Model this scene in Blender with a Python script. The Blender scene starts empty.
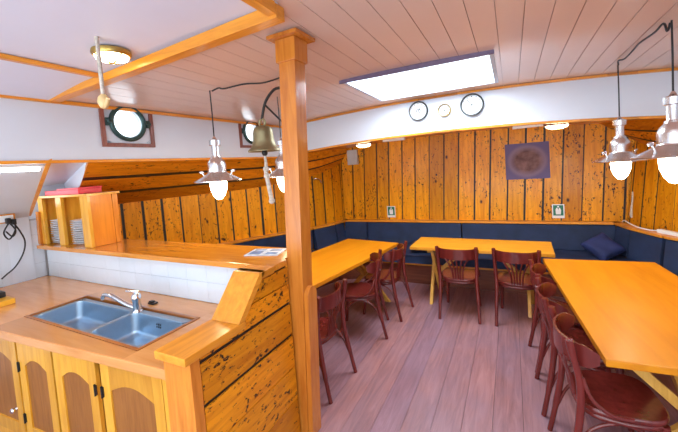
import bpy, bmesh, math, random
from mathutils import Vector, Matrix
random.seed(7)
PI = math.pi
S = bpy.context.scene
C = S.collection

# ------------------------------------------------------------------ camera, world, light, exposure
cam_d = bpy.data.cameras.new('camera'); cam = bpy.data.objects.new('camera', cam_d); C.objects.link(cam)
F_PX = 336.2648
cam_d.sensor_fit = 'HORIZONTAL'; cam_d.sensor_width = 36.0
cam_d.lens = 36.0 * F_PX / 678.0
cam_d.shift_x = 0.0
cam_d.shift_y = -(216.0 - 184.0) / 678.0
cam_d.clip_start = 0.05
_a = Vector((-652.0, 30.0, F_PX)); _b = Vector((172.0, -31.0, F_PX))
_X = -_a.normalized(); _Y = _b.normalized(); _Z = _X.cross(_Y)
if _Z.y > 0: _Z = -_Z
_right = Vector((_X.x, _Y.x, _Z.x)); _down = Vector((_X.y, _Y.y, _Z.y)); _fwd = Vector((_X.z, _Y.z, _Z.z))
_m = Matrix(((_right.x, -_down.x, -_fwd.x, 0), (_right.y, -_down.y, -_fwd.y, 0), (_right.z, -_down.z, -_fwd.z, 1.85), (0, 0, 0, 1)))
cam.matrix_world = _m
S.camera = cam

W = bpy.data.worlds.new('world'); S.world = W; W.use_nodes = True
W.node_tree.nodes['Background'].inputs['Color'].default_value = (0.86, 0.93, 1.0, 1)
W.node_tree.nodes['Background'].inputs['Strength'].default_value = 3.0

S.view_settings.view_transform = 'Standard'
S.view_settings.look = 'None'
S.view_settings.gamma = 1.0
S.view_settings.use_curve_mapping = False
S.view_settings.exposure = 0.38

def area(name, loc, sx, sy, power, col, rot=(0, 0, 0)):
    d = bpy.data.lights.new(name, 'AREA'); d.shape = 'RECTANGLE'; d.size = sx; d.size_y = sy
    d.energy = power; d.color = col
    o = bpy.data.objects.new(name, d); C.objects.link(o); o.location = loc; o.rotation_euler = rot
    return o
# daylight through the bow skylight, then two fill lamps added aft
area('daylight_bow', (-0.75, 3.64, 2.765), 1.5, 1.35, 95, (0.86, 0.92, 1.0))
area('fill_aft_overhead', (-0.6, -0.5, 2.93), 2.4, 1.5, 30, (0.92, 0.95, 1.0))  # fill lamp over the skylight opening added behind the camera
area('fill_aft_upward', (-0.8, -2.3, 0.5), 6.5, 1.2, 170, (0.88, 0.92, 1.0), (math.radians(90 + 38), 0, 0))  # added fill lamp outside the stern opening, aimed up at the ceiling
BULB = 27.0

# ------------------------------------------------------------------ materials
def lin(r, g, b):
    f = lambda c: (c / 255.0 / 12.92) if c / 255.0 <= 0.04045 else ((c / 255.0 + 0.055) / 1.055) ** 2.4
    return (f(r), f(g), f(b), 1.0)

class NT:
    def __init__(s, name):
        s.m = bpy.data.materials.new(name); s.m.use_nodes = True
        s.t = s.m.node_tree; s.n = s.t.nodes; s.l = s.t.links
        s.b = s.n['Principled BSDF']
    def new(s, k, **kw):
        x = s.n.new(k)
        for a, v in kw.items(): setattr(x, a, v)
        return x
    def link(s, a, b): s.l.new(a, b)
    def noise(s, vec, scale, detail=4, rough=0.55, dist=0.0):
        x = s.new('ShaderNodeTexNoise'); x.inputs['Scale'].default_value = scale
        x.inputs['Detail'].default_value = detail; x.inputs['Roughness'].default_value = rough
        x.inputs['Distortion'].default_value = dist
        s.link(vec, x.inputs['Vector']); return x.outputs['Fac']
    def coords(s, scale=(1, 1, 1), island=False):
        tc = s.new('ShaderNodeTexCoord'); mp = s.new('ShaderNodeMapping')
        mp.inputs['Scale'].default_value = scale
        s.link(tc.outputs['Object'], mp.inputs['Vector'])
        if island:
            g = s.new('ShaderNodeNewGeometry')
            mul = s.new('ShaderNodeVectorMath', operation='SCALE'); mul.inputs['Scale'].default_value = 37.0
            cb = s.new('ShaderNodeCombineXYZ')
            for i in range(3): s.link(g.outputs['Random Per Island'], cb.inputs[i])
            s.link(cb.outputs[0], mul.inputs[0])
            ad = s.new('ShaderNodeVectorMath', operation='ADD')
            s.link(mp.outputs[0], ad.inputs[0]); s.link(mul.outputs[0], ad.inputs[1])
            return ad.outputs[0]
        return mp.outputs[0]
    def ramp(s, fac, stops):
        r = s.new('ShaderNodeValToRGB'); e = r.color_ramp.elements
        while len(e) < len(stops): e.new(0.5)
        for i, (p, c) in enumerate(stops):
            e[i].position = p; e[i].color = c if len(c) == 4 else (*c, 1)
        s.link(fac, r.inputs['Fac']); return r.outputs['Color']
    def mix(s, fac, a, b, mode='MIX'):
        x = s.new('ShaderNodeMix', data_type='RGBA', blend_type=mode)
        ins = [i for i in x.inputs if i.enabled] if False else x.inputs
        if isinstance(fac, (int, float)): x.inputs[0].default_value = fac
        else: s.link(fac, x.inputs[0])
        for k, v in ((6, a), (7, b)):
            if isinstance(v, tuple): x.inputs[k].default_value = v
            else: s.link(v, x.inputs[k])
        return x.outputs[2]
    def bump(s, h, strength, dist=0.01):
        b = s.new('ShaderNodeBump'); b.inputs['Strength'].default_value = strength; b.inputs['Distance'].default_value = dist
        s.link(h, b.inputs['Height']); s.link(b.outputs['Normal'], s.b.inputs['Normal'])

def plain(name, col, rough=0.5, metal=0.0, coat=0.0, var=0.06, bump=0.0, nscale=9.0, emit=None, estr=0.0, spec=None):
    t = NT(name); v = t.coords()
    n = t.noise(v, nscale, 4)
    a = tuple(min(1, c * (1 + var)) for c in col[:3]) + (1,); b = tuple(c * (1 - var) for c in col[:3]) + (1,)
    t.link(t.ramp(n, [(0.3, b), (0.7, a)]), t.b.inputs['Base Color'])
    t.b.inputs['Roughness'].default_value = rough; t.b.inputs['Metallic'].default_value = metal
    t.b.inputs['Coat Weight'].default_value = coat; t.b.inputs['Coat Roughness'].default_value = 0.12
    if spec is not None: t.b.inputs['Specular IOR Level'].default_value = spec
    if bump: t.bump(t.noise(v, nscale * 12, 3), bump, 0.003)
    if emit:
        t.b.inputs['Emission Color'].default_value = emit; t.b.inputs['Emission Strength'].default_value = estr
    return t.m

def wood(name, light, dark, axis='Z', knots=0.0, rough=0.3, coat=0.3, island=True, grain=26.0, varn=0.0, scuff=0.0):
    """varnished timber: grain stretched along axis, knots and dark wear marks"""
    t = NT(name)
    k = 0.10
    sc = {'X': (k, 1, 1), 'Y': (1, k, 1), 'Z': (1, 1, k)}[axis]
    v = t.coords(sc, island)
    n1 = t.noise(v, grain, 5, 0.6, 0.6)
    col = t.ramp(n1, [(0.28, dark), (0.62, light)])
    if island:
        g = t.new('ShaderNodeNewGeometry')
        hv = t.ramp(g.outputs['Random Per Island'], [(0.0, (0.72, 0.66, 0.6)), (0.5, (1, 1, 1)), (1.0, (1.12, 1.08, 1.0))])
        col = t.mix(1.0, col, hv, 'MULTIPLY')
    if knots > 0:
        k2 = 0.6
        sc2 = {'X': (k2, 1, 1), 'Y': (1, k2, 1), 'Z': (1, 1, k2)}[axis]
        v2 = t.coords(sc2, island)
        big = t.noise(v2, 3.2, 2, 0.5)
        fine = t.noise(v2, 34.0, 6, 0.66, 0.3)
        ad = t.new('ShaderNodeMath', operation='MULTIPLY_ADD'); ad.inputs[1].default_value = 0.28
        t.link(big, ad.inputs[0]); t.link(fine, ad.inputs[2])
        th = 0.858 - 0.10 * knots
        mk = t.ramp(ad.outputs[0], [(th - 0.025, (0, 0, 0)), (th + 0.03, (1, 1, 1))])
        col = t.mix(mk, col, (0.035, 0.014, 0.008, 1))
        blot = t.noise(v2, 9.0, 5, 0.72, 0.5)
        mk2 = t.ramp(blot, [(0.635, (0, 0, 0)), (0.70, (1, 1, 1))])
        col = t.mix(mk2, col, (0.05, 0.020, 0.008, 1))
        # round knots
        vo = t.new('ShaderNodeTexVoronoi'); vo.inputs['Scale'].default_value = 5.0
        t.link(v2, vo.inputs['Vector'])
        kk = t.ramp(vo.outputs['Distance'], [(0.05, (1, 1, 1)), (0.12, (0, 0, 0))])
        col = t.mix(kk, col, (0.05, 0.016, 0.006, 1))
    t.link(col, t.b.inputs['Base Color'])
    t.b.inputs['Roughness'].default_value = rough; t.b.inputs['Specular IOR Level'].default_value = 0.22 if knots else 0.32
    t.b.inputs['Coat Weight'].default_value = coat; t.b.inputs['Coat Roughness'].default_value = 0.15
    t.bump(n1, 0.12, 0.004)
    return t.m

M = {}
ORL, ORD = (0.86, 0.355, 0.007, 1), (0.62, 0.20, 0.003, 1)
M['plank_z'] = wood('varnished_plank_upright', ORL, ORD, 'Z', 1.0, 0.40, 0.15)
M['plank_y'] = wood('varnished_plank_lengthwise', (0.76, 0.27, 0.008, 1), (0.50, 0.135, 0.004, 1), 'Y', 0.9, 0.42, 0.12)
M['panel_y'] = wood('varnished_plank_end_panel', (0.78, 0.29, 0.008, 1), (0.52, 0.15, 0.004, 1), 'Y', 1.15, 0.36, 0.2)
M['trim_x'] = wood('pine_trim_crosswise', (0.76, 0.30, 0.030, 1), (0.56, 0.185, 0.014, 1), 'X', 0, 0.3, 0.3)
M['trim_y'] = wood('pine_trim_lengthwise', (0.76, 0.30, 0.030, 1), (0.56, 0.185, 0.014, 1), 'Y', 0, 0.3, 0.3)
M['trim_z'] = wood('pine_trim_upright', (0.72, 0.25, 0.030, 1), (0.52, 0.15, 0.014, 1), 'Z', 0, 0.25, 0.5)
M['post'] = wood('varnished_post', (0.58, 0.20, 0.028, 1), (0.44, 0.125, 0.014, 1), 'Z', 0, 0.25, 0.4)
M['ledge'] = wood('pine_ledge', (0.78, 0.30, 0.03, 1), (0.58, 0.19, 0.014, 1), 'X', 0, 0.16, 0.6)
M['cab'] = wood('yellow_pine_cabinet', (0.80, 0.40, 0.045, 1), (0.64, 0.27, 0.02, 1), 'Z', 0, 0.3, 0.35)
M['cabx'] = wood('yellow_pine_rail', (0.80, 0.40, 0.045, 1), (0.64, 0.27, 0.02, 1), 'X', 0, 0.3, 0.35)
M['ply'] = wood('brown_plywood_panel', (0.33, 0.125, 0.028, 1), (0.22, 0.075, 0.015, 1), 'Z', 0, 0.4, 0.1, True, 40)
M['cupdoor'] = wood('orange_cupboard_door', (0.70, 0.24, 0.02, 1), (0.56, 0.16, 0.012, 1), 'Z', 0, 0.3, 0.3)
M['counter'] = wood('beech_worktop', (0.78, 0.37, 0.125, 1), (0.66, 0.27, 0.075, 1), 'X', 0, 0.22, 0.4, True, 16)
M['sinkrim'] = wood('red_brown_rim', (0.42, 0.15, 0.03, 1), (0.28, 0.08, 0.015, 1), 'X', 0, 0.3, 0.3)
M['table_y'] = wood('amber_tabletop_lengthwise', (0.66, 0.235, 0.005, 1), (0.56, 0.175, 0.003, 1), 'Y', 0, 0.42, 0.05, True, 12)
M['table_x'] = wood('amber_tabletop_crosswise', (0.72, 0.31, 0.02, 1), (0.60, 0.22, 0.01, 1), 'X', 0, 0.42, 0.05, True, 12)
M['tleg'] = wood('pale_pine_leg', (0.70, 0.38, 0.08, 1), (0.52, 0.25, 0.04, 1), 'Z', 0, 0.35, 0.3)
M['tlegw'] = plain('white_painted_leg', (0.72, 0.72, 0.74, 1), 0.35)
M['chair'] = wood('mahogany_stained_beech', (0.16, 0.020, 0.016, 1), (0.095, 0.011, 0.009, 1), 'Z', 0, 0.25, 0.6, False, 20)
M['floor'] = None
M['bench'] = wood('red_brown_bench_board', (0.19, 0.055, 0.03, 1), (0.11, 0.03, 0.018, 1), 'X', 0, 0.35, 0.2)
M['frame_red'] = wood('red_brown_frame', (0.30, 0.10, 0.07, 1), (0.18, 0.06, 0.04, 1), 'Z', 0, 0.4, 0.2)
M['navy'] = plain('navy_upholstery', (0.012, 0.026, 0.075, 1), 0.75, var=0.25, bump=0.35, nscale=5)
M['navy_b'] = plain('blue_cushion_cloth', (0.013, 0.024, 0.105, 1), 0.8, var=0.25, bump=0.4, nscale=6)
M['navy_d'] = plain('dark_blue_cushion_cloth', (0.010, 0.016, 0.05, 1), 0.8, var=0.25, bump=0.4, nscale=6)
M['white'] = plain('white_wall_paint', (0.64, 0.68, 0.75, 1), 0.35, var=0.02, nscale=3)
M['white_soft'] = plain('cream_wall_paint', (0.74, 0.70, 0.70, 1), 0.45, var=0.02, nscale=3)
M['ceil'] = plain('cream_ceiling_paint', (0.72, 0.52, 0.43, 1), 0.24, var=0.02, nscale=2, coat=0.35)
M['ceil_near'] = plain('pale_grey_ceiling_panel', (0.66, 0.66, 0.76, 1), 0.42, var=0.03, nscale=2)
M['groove'] = plain('ceiling_groove', (0.33, 0.24, 0.21, 1), 0.8)
M['caulk'] = plain('black_caulk', (0.014, 0.010, 0.009, 1), 0.5)
M['tile'] = plain('white_glazed_tile', (0.64, 0.68, 0.74, 1), 0.12, var=0.02, coat=0.3)
M['grout'] = plain('grey_grout', (0.38, 0.40, 0.44, 1), 0.8)
M['steel'] = plain('brushed_steel', (0.42, 0.55, 0.68, 1), 0.42, 1.0, var=0.03, nscale=30)
M['chrome'] = plain('chrome', (0.75, 0.77, 0.80, 1), 0.10, 1.0, var=0.01)
M['lampmetal'] = plain('polished_aluminium', (0.80, 0.81, 0.83, 1), 0.24, 1.0, var=0.02)
M['brass'] = plain('old_brass', (0.52, 0.36, 0.10, 1), 0.3, 1.0, var=0.1)
M['fob'] = plain('pale_wood_fob', (0.66, 0.45, 0.20, 1), 0.4)
M['bell'] = plain('dull_bronze', (0.27, 0.225, 0.12, 1), 0.45, 0.75, var=0.2)
M['black'] = plain('black_plastic', (0.012, 0.012, 0.014, 1), 0.45)
M['iron'] = plain('black_iron', (0.03, 0.027, 0.025, 1), 0.5, 0.6)
M['verd'] = plain('green_grey_metal', (0.035, 0.075, 0.07, 1), 0.4, 0.5, var=0.2)
M['plate'] = plain('white_china', (0.86, 0.88, 0.92, 1), 0.18, var=0.02)
M['red'] = plain('red_plastic', (0.75, 0.03, 0.055, 1), 0.4)
M['yellow'] = plain('yellow_board', (0.80, 0.40, 0.03, 1), 0.4)
M['rope'] = plain('worn_white_rope', (0.55, 0.48, 0.40, 1), 0.9, var=0.25, nscale=60, bump=0.6)
M['dial'] = plain('white_dial', (0.80, 0.80, 0.78, 1), 0.3, var=0.01)
M['dark'] = plain('dark_case', (0.045, 0.05, 0.05, 1), 0.35, 0.4)
M['green'] = plain('sign_green', (0.01, 0.16, 0.085, 1), 0.4)
M['whiteplastic'] = plain('white_plastic', (0.80, 0.80, 0.80, 1), 0.35, var=0.01)
M['greybox'] = plain('grey_white_box', (0.55, 0.55, 0.56, 1), 0.4)
M['lip_shade'] = plain('shadowed_lip_mauve', (0.14, 0.10, 0.17, 1), 0.4)  # shadow on the skylight's near lip, put into its colour
M['paleblue'] = plain('pale_blue_paint', (0.55, 0.66, 0.80, 1), 0.5)
M['paper'] = plain('printed_paper', (0.66, 0.70, 0.76, 1), 0.35, var=0.25, nscale=25)
M['paperblue'] = plain('blue_print', (0.12, 0.22, 0.42, 1), 0.35, var=0.5, nscale=30)
M['bulb'] = plain('lit_bulb', (1, 0.9, 0.7, 1), 0.4, emit=(1.0, 0.80, 0.50, 1), estr=BULB)
M['glow'] = plain('lit_opal_glass', (1, 0.95, 0.8, 1), 0.4, emit=(1.0, 0.82, 0.52, 1), estr=9.0)
M['tube'] = plain('lit_tube', (1, 1, 1, 1), 0.4, emit=(0.95, 0.98, 1.0, 1), estr=8.0)

def glass_mat():
    t = NT('window_glass'); t.n.remove(t.b)
    tr = t.new('ShaderNodeBsdfTransparent'); gl = t.new('ShaderNodeBsdfGlossy'); gl.inputs['Roughness'].default_value = 0.03
    tr.inputs[0].default_value = (0.93, 0.96, 0.97, 1)
    mx = t.new('ShaderNodeMixShader'); mx.inputs[0].default_value = 0.05; t.link(tr.outputs[0], mx.inputs[1]); t.link(gl.outputs[0], mx.inputs[2])
    t.link(mx.outputs[0], t.n['Material Output'].inputs[0]); return t.m
M['glass'] = glass_mat()

def floor_mat():
    t = NT('worn_purple_brown_floorboards')
    v = t.coords((1, 0.09, 1), True)
    n = t.noise(v, 22, 6, 0.65, 0.8)
    col = t.ramp(n, [(0.25, (0.15, 0.070, 0.066)), (0.5, (0.30, 0.150, 0.148)), (0.75, (0.43, 0.25, 0.25))])
    g = t.new('ShaderNodeNewGeometry')
    hv = t.ramp(g.outputs['Random Per Island'], [(0.0, (0.72, 0.66, 0.80)), (0.3, (0.98, 0.86, 0.86)), (0.6, (1.12, 0.96, 0.90)), (0.85, (0.80, 0.78, 1.0)), (1.0, (1.18, 0.95, 0.82))])
    col = t.mix(1.0, col, hv, 'MULTIPLY')
    v2 = t.coords((1, 0.5, 1))
    b = t.noise(v2, 2.2, 5, 0.6)
    col = t.mix(t.ramp(b, [(0.35, (0, 0, 0)), (0.7, (0.75, 0.75, 0.75))]), col, (0.23, 0.145, 0.20, 1))
    t.link(col, t.b.inputs['Base Color'])
    r = t.ramp(b, [(0.3, (0.30,) * 3), (0.7, (0.48,) * 3)]); t.link(r, t.b.inputs['Roughness'])
    t.bump(n, 0.15, 0.004); return t.m
M['floor'] = floor_mat()

def poster_mat():
    t = NT('purple_moon_print')
    tc = t.new('ShaderNodeTexCoord'); mp = t.new('ShaderNodeMapping'); mp.inputs['Scale'].default_value = (1 / 0.25, 1, 1 / 0.23)
    t.link(tc.outputs['Object'], mp.inputs['Vector'])
    sep = t.new('ShaderNodeSeparateXYZ'); t.link(mp.outputs[0], sep.inputs[0])
    cb = t.new('ShaderNodeCombineXYZ'); t.link(sep.outputs[0], cb.inputs[0]); t.link(sep.outputs[2], cb.inputs[1])
    ln = t.new('ShaderNodeVectorMath', operation='LENGTH'); t.link(cb.outputs[0], ln.inputs[0])
    nz = t.noise(mp.outputs[0], 2.2, 4)
    inner = t.ramp(nz, [(0.35, (0.12, 0.065, 0.065)), (0.65, (0.27, 0.16, 0.16))])
    ring = t.ramp(ln.outputs['Value'], [(0.0, (0, 0, 0)), (0.60, (0, 0, 0)), (0.90, (1, 1, 1)), (1.0, (1, 1, 1))])
    col = t.mix(ring, inner, (0.25, 0.185, 0.27, 1))
    out = t.ramp(ln.outputs['Value'], [(0.0, (0, 0, 0)), (0.97, (0, 0, 0)), (1.0, (1, 1, 1))])
    mm = t.new('ShaderNodeMath', operation='MULTIPLY'); mm.inputs[1].default_value = 0.9
    t.link(ln.outputs['Value'], mm.inputs[0])
    out = t.ramp(mm.outputs[0], [(0.85, (0, 0, 0)), (0.99, (1, 1, 1))])
    col = t.mix(out, col, (0.16, 0.13, 0.26, 1))
    t.link(col, t.b.inputs['Base Color']); t.b.inputs['Roughness'].default_value = 0.6; t.b.inputs['Specular IOR Level'].default_value = 0.15
    return t.m
M['poster'] = poster_mat()

# ------------------------------------------------------------------ mesh helpers
class MB:
    def __init__(s): s.bm = bmesh.new()
    def hexa(s, p, bev=0.0):
        vs = [s.bm.verts.new(q) for q in p]
        fs = [s.bm.faces.new([vs[i] for i in f]) for f in ((0, 3, 2, 1), (4, 5, 6, 7), (0, 1, 5, 4), (1, 2, 6, 5), (2, 3, 7, 6), (3, 0, 4, 7))]
        if bev > 0:
            es = list({e for f in fs for e in f.edges})
            bmesh.ops.bevel(s.bm, geom=es, offset=bev, segments=2, affect='EDGES', profile=0.6)
        return s
    def box(s, x0, y0, z0, x1, y1, z1, bev=0.0):
        return s.hexa([(x0, y0, z0), (x1, y0, z0), (x1, y1, z0), (x0, y1, z0), (x0, y0, z1), (x1, y0, z1), (x1, y1, z1), (x0, y1, z1)], bev)
    def bar(s, a, b, w, h, bev=0.0, up=(0, 0, 1)):
        a = Vector(a); b = Vector(b); d = (b - a).normalized(); u = Vector(up)
        sd = d.cross(u).normalized(); u2 = sd.cross(d).normalized()
        q = []
        for c in (a, b):
            q.append([c - sd * w / 2 - u2 * h / 2, c + sd * w / 2 - u2 * h / 2, c + sd * w / 2 + u2 * h / 2, c - sd * w / 2 + u2 * h / 2])
        return s.hexa([q[0][0], q[0][1], q[0][2], q[0][3], q[1][0], q[1][1], q[1][2], q[1][3]], bev)
    def prism(s, pts, off, bev=0.0):
        """closed polygon pts (3D) extruded by vector off"""
        off = Vector(off)
        a = [s.bm.verts.new(p) for p in pts]; b = [s.bm.verts.new(Vector(p) + off) for p in pts]
        n = len(pts); fs = [s.bm.faces.new(a[::-1]), s.bm.faces.new(b)]
        for i in range(n): fs.append(s.bm.faces.new((a[i], a[(i + 1) % n], b[(i + 1) % n], b[i])))
        if bev > 0:
            es = list({e for f in fs[:2] for e in f.edges})
            bmesh.ops.bevel(s.bm, geom=es, offset=bev, segments=2, affect='EDGES', profile=0.6)
        return s
    def tube(s, pts, r, n=8, closed=False, flat=1.0):
        pts = [Vector(p) for p in pts]; m = len(pts)
        rs = r if isinstance(r, (list, tuple)) else [r] * m
        rings = []; prev = None
        for i, p in enumerate(pts):
            if closed: d = pts[(i + 1) % m] - pts[i - 1]
            else: d = pts[min(i + 1, m - 1)] - pts[max(i - 1, 0)]
            d.normalize()
            if prev is None:
                u = d.orthogonal().normalized()
            else:
                u = prev - d * prev.dot(d)
                u = u.normalized() if u.length > 1e-6 else d.orthogonal().normalized()
            prev = u; w = d.cross(u)
            rings.append([s.bm.verts.new(p + (u * math.cos(2 * PI * k / n) + w * math.sin(2 * PI * k / n) * flat) * rs[i]) for k in range(n)])
        rng = m if closed else m - 1
        for i in range(rng):
            A, B = rings[i], rings[(i + 1) % m]
            for k in range(n): s.bm.faces.new((A[k], A[(k + 1) % n], B[(k + 1) % n], B[k]))
        if not closed:
            s.bm.faces.new(rings[0][::-1]); s.bm.faces.new(rings[-1])
        return s
    def lathe(s, prof, n=24, c=(0, 0, 0), axis='Z', cap=True):
        c = Vector(c); rings = []
        def P(r, h, a):
            x, y = r * math.cos(a), r * math.sin(a)
            return {'Z': Vector((x, y, h)), 'X': Vector((h, x, y)), 'Y': Vector((y, h, x))}[axis] + c
        for r, h in prof:
            if r < 1e-5: rings.append([s.bm.verts.new(P(0, h, 0))])
            else: rings.append([s.bm.verts.new(P(r, h, 2 * PI * k / n)) for k in range(n)])
        for A, B in zip(rings, rings[1:]):
            for k in range(n):
                q = (k + 1) % n
                if len(A) == 1 and len(B) == 1: continue
                if len(A) == 1: s.bm.faces.new((A[0], B[q], B[k]))
                elif len(B) == 1: s.bm.faces.new((A[k], A[q], B[0]))
                else: s.bm.faces.new((A[k], A[q], B[q], B[k]))
        if cap:
            if len(rings[0]) > 1: s.bm.faces.new(rings[0][::-1])
            if len(rings[-1]) > 1: s.bm.faces.new(rings[-1])
        return s
    def sphere(s, c, r, sc=(1, 1, 1), n=12):
        bmesh.ops.create_uvsphere(s.bm, u_segments=n, v_segments=max(6, n // 2 + 2), radius=r,
                                  matrix=Matrix.Translation(c) @ Matrix.Diagonal((*sc, 1)))
        return s
    def grid(s, rows):
        vs = [[s.bm.verts.new(p) for p in r] for r in rows]
        for A, B in zip(vs, vs[1:]):
            for k in range(len(A) - 1): s.bm.faces.new((A[k], A[k + 1], B[k + 1], B[k]))
        return s
    def build(s, name, mat, parent=None, loc=None):
        bm = s.bm
        bmesh.ops.recalc_face_normals(bm, faces=bm.faces[:])
        for f in bm.faces: f.smooth = True
        for e in bm.edges:
            if len(e.link_faces) == 2 and e.calc_face_angle(0) > 0.9: e.smooth = False
        me = bpy.data.meshes.new(name); bm.to_mesh(me); bm.free()
        me.materials.append(mat)
        o = bpy.data.objects.new(name, me); C.objects.link(o)
        wn = o.modifiers.new('normals', 'WEIGHTED_NORMAL'); wn.keep_sharp = True; wn.weight = 80
        if parent: o.parent = parent
        if loc: o.location = loc
        return o

def tag(o, label, cat, group=None, kind=None):
    o['label'] = label; o['category'] = cat
    if group: o['group'] = group
    if kind: o['kind'] = kind
    return o
def thing(name, label, cat, loc=(0, 0, 0), rz=0.0, group=None):
    o = bpy.data.objects.new(name, None); C.objects.link(o)
    o.empty_display_size = 0.1
    o.location = loc; o.rotation_euler = (0, 0, rz)
    return tag(o, label, cat, group)
def struct(o, label=None):
    o['kind'] = 'structure'
    if label: o['label'] = label
    return o
def copy_tree(o, parent=None):
    c = o.copy(); C.objects.link(c)
    if parent: c.parent = parent
    for ch in list(o.children): copy_tree(ch, c)
    return c
def lerp(a, b, t): return a + (b - a) * t
def arc_pts(f, n): return [f(i / (n - 1)) for i in range(n)]
def bez(p0, p1, p2, n=9):
    p0, p1, p2 = Vector(p0), Vector(p1), Vector(p2)
    return [(1 - t) ** 2 * p0 + 2 * t * (1 - t) * p1 + t * t * p2 for t in [i / (n - 1) for i in range(n)]]
def path(pts, n=6):
    """Catmull-Rom through pts"""
    P = [Vector(p) for p in pts]; out = []
    for i in range(len(P) - 1):
        a = P[max(i - 1, 0)]; b = P[i]; c = P[i + 1]; d = P[min(i + 2, len(P) - 1)]
        for k in range(n):
            t = k / n
            out.append(0.5 * ((2 * b) + (c - a) * t + (2 * a - 5 * b + 4 * c - d) * t * t + (3 * b - a - 3 * c + d) * t ** 3))
    out.append(P[-1]); return out

# ------------------------------------------------------------------ the hull
YB, YF, YW = -1.8, 4.45, 5.70           # aft bulkhead, front of the cabin trunk, bow bulkhead
MIDX = -0.8
HULL = [(-1.8, -4.56), (1.0, -4.53), (2.0, -4.48), (3.0, -4.20), (4.0, -3.70), (4.46, -3.41), (4.86, -3.13), (5.3, -2.95), (5.7, -2.86)]
OUTZ = [(-1.8, 1.56), (3.0, 1.57), (4.0, 1.58), (4.6, 1.63), (5.1, 1.72), (5.7, 1.90)]
def interp(T, y):
    if y <= T[0][0]: return T[0][1]
    for (a, b), (c, d) in zip(T, T[1:]):
        if y <= c: return lerp(b, d, (y - a) / (c - a))
    return T[-1][1]
def hx(y): return interp(HULL, y)
def oz(y): return interp(OUTZ, y)
TX = -3.2
def ix(y): return TX if y <= YF else lerp(TX, -2.66, (y - YF) / (YW - YF))
def iz(y): return 2.07 if y <= YF else lerp(2.07, 2.17, (y - YF) / (YW - YF))
def cz(x, y=4.45):
    c = 2.645 + 0.030 * (4.45 - y)
    return c - (c - 2.541) / 5.76 * (x - MIDX) ** 2
def bz(x): return 2.205 - 0.021 * (x - MIDX) ** 2

# floor: boards running to the bow
mb = MB(); x = -4.75
while x < 3.2:
    y = -1.9 - random.random() * 1.2
    while y < 5.75:
        L = 9.0; y1 = min(y + L, 5.78)
        mb.box(x + 0.0012, max(y, -1.9) + 0.001, -0.03, x + 0.1888, y1 - 0.001, 0.0)
        y = y1
    x += 0.19
fl = struct(mb.build('floor', M['floor']), 'worn purple-brown floorboards running towards the bow')
mb = MB(); mb.box(-4.8, -1.9, -0.07, 3.3, 5.8, -0.031)
struct(mb.build('floor_subfloor', M['caulk']))

def hull_side(sign, flare):
    """upright boards on the ship's side and the lengthwise boards above them"""
    X = (lambda v: v) if sign < 0 else (lambda v: 2 * MIDX - v)
    boards = MB(); back = MB(); y0 = 2.02
    pts = []
    y = y0; s_ = 0
    while y < YW - 0.02:
        dy = 0.235 / math.sqrt(1 + ((hx(y + 0.1) - hx(y)) / 0.1) ** 2)
        y1 = min(y + dy, YW - 0.005)
        g = 0.017 if random.random() < 0.7 else 0.006
        ya, yb = y + g, y1 - g
        zt = 0.02
        def col(yy, z):
            k = 0.05 * (z - 0.9) * (-1 if sign > 0 else 1)
            return yy + k * 0.6
        def P(yy, z, d):
            return (X(hx(yy) - d - (flare * (z - 0.8) if z > 0.8 else 0)), yy, z)
        boards.hexa([P(ya, 0.0, 0.03), P(yb, 0.0, 0.03), P(yb, 0.0, 0), P(ya, 0.0, 0), P(ya, oz(ya) + zt, 0.03), P(yb, oz(yb) + zt, 0.03), P(yb, oz(yb) + zt, 0), P(ya, oz(ya) + zt, 0)])
        back.hexa([P(y, 0, 0.05), P(y1, 0, 0.05), P(y1, 0, 0.005), P(y, 0, 0.005), P(y, oz(y) + zt, 0.05), P(y1, oz(y1) + zt, 0.05), P(y1, oz(y1) + zt, 0.005), P(y, oz(y) + zt, 0.005)])
        y = y1
    side = 'left' if sign < 0 else 'right'
    w = struct(boards.build('wall_' + side, M['plank_z']), 'orange varnished upright planks on the %s side' % side)
    back.build('caulking', M['caulk'], w)
    # lengthwise soffit boards
    sb = MB(); sk = MB(); ys = [2.0, 2.25, 2.5, 2.75, 3.0, 3.25, 3.5, 3.75, 4.0, 4.15, 4.3, 4.4, 4.46, 4.55, 4.6, 4.7, 4.8, 4.86, 4.95, 5.03, 5.1, 5.2, 5.3, 5.4, 5.5, 5.6, 5.69]
    nb = 3
    def Q(yy, t, d):
        xo = hx(yy) - flare * (oz(yy) - 0.8); 
        if yy <= 2.01: yy2 = yy - 0.40 * t
        else: yy2 = yy
        bulge = 0.05 * math.sin(PI * t)
        return Vector((X(lerp(xo, ix(yy), t)), yy2, lerp(oz(yy), iz(yy), t) - bulge * 0.0 + d))
    for b in range(nb):
        t0, t1 = b / nb, (b + 1) / nb
        g = 0.026
        rows_b = [[Q(y, t0 + g, 0), Q(y, t1 - g, 0), Q(y, t1 - g, 0.03), Q(y, t0 + g, 0.03)] for y in ys]
        vs = [[sb.bm.verts.new(p) for p in r] for r in rows_b]
        for A, B in zip(vs, vs[1:]):
            for k in range(4): sb.bm.faces.new((A[k], A[(k + 1) % 4], B[(k + 1) % 4], B[k]))
        sb.bm.faces.new(vs[0]); sb.bm.faces.new(vs[-1][::-1])
    for b in range(1, nb):
        for dd in (-0.0015, 0.04): sk.grid([[Q(y, b / nb - 0.027, dd), Q(y, b / nb + 0.027, dd)] for y in ys])
    sk.grid([[Q(y, k / 6, 0.05) for k in range(7)] for y in ys])
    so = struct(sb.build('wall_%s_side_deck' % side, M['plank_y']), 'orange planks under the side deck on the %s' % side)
    sk.build('caulking', M['caulk'], so)
    return w
hull_side(-1, 0.0)
hull_side(1, 0.16)

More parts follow.
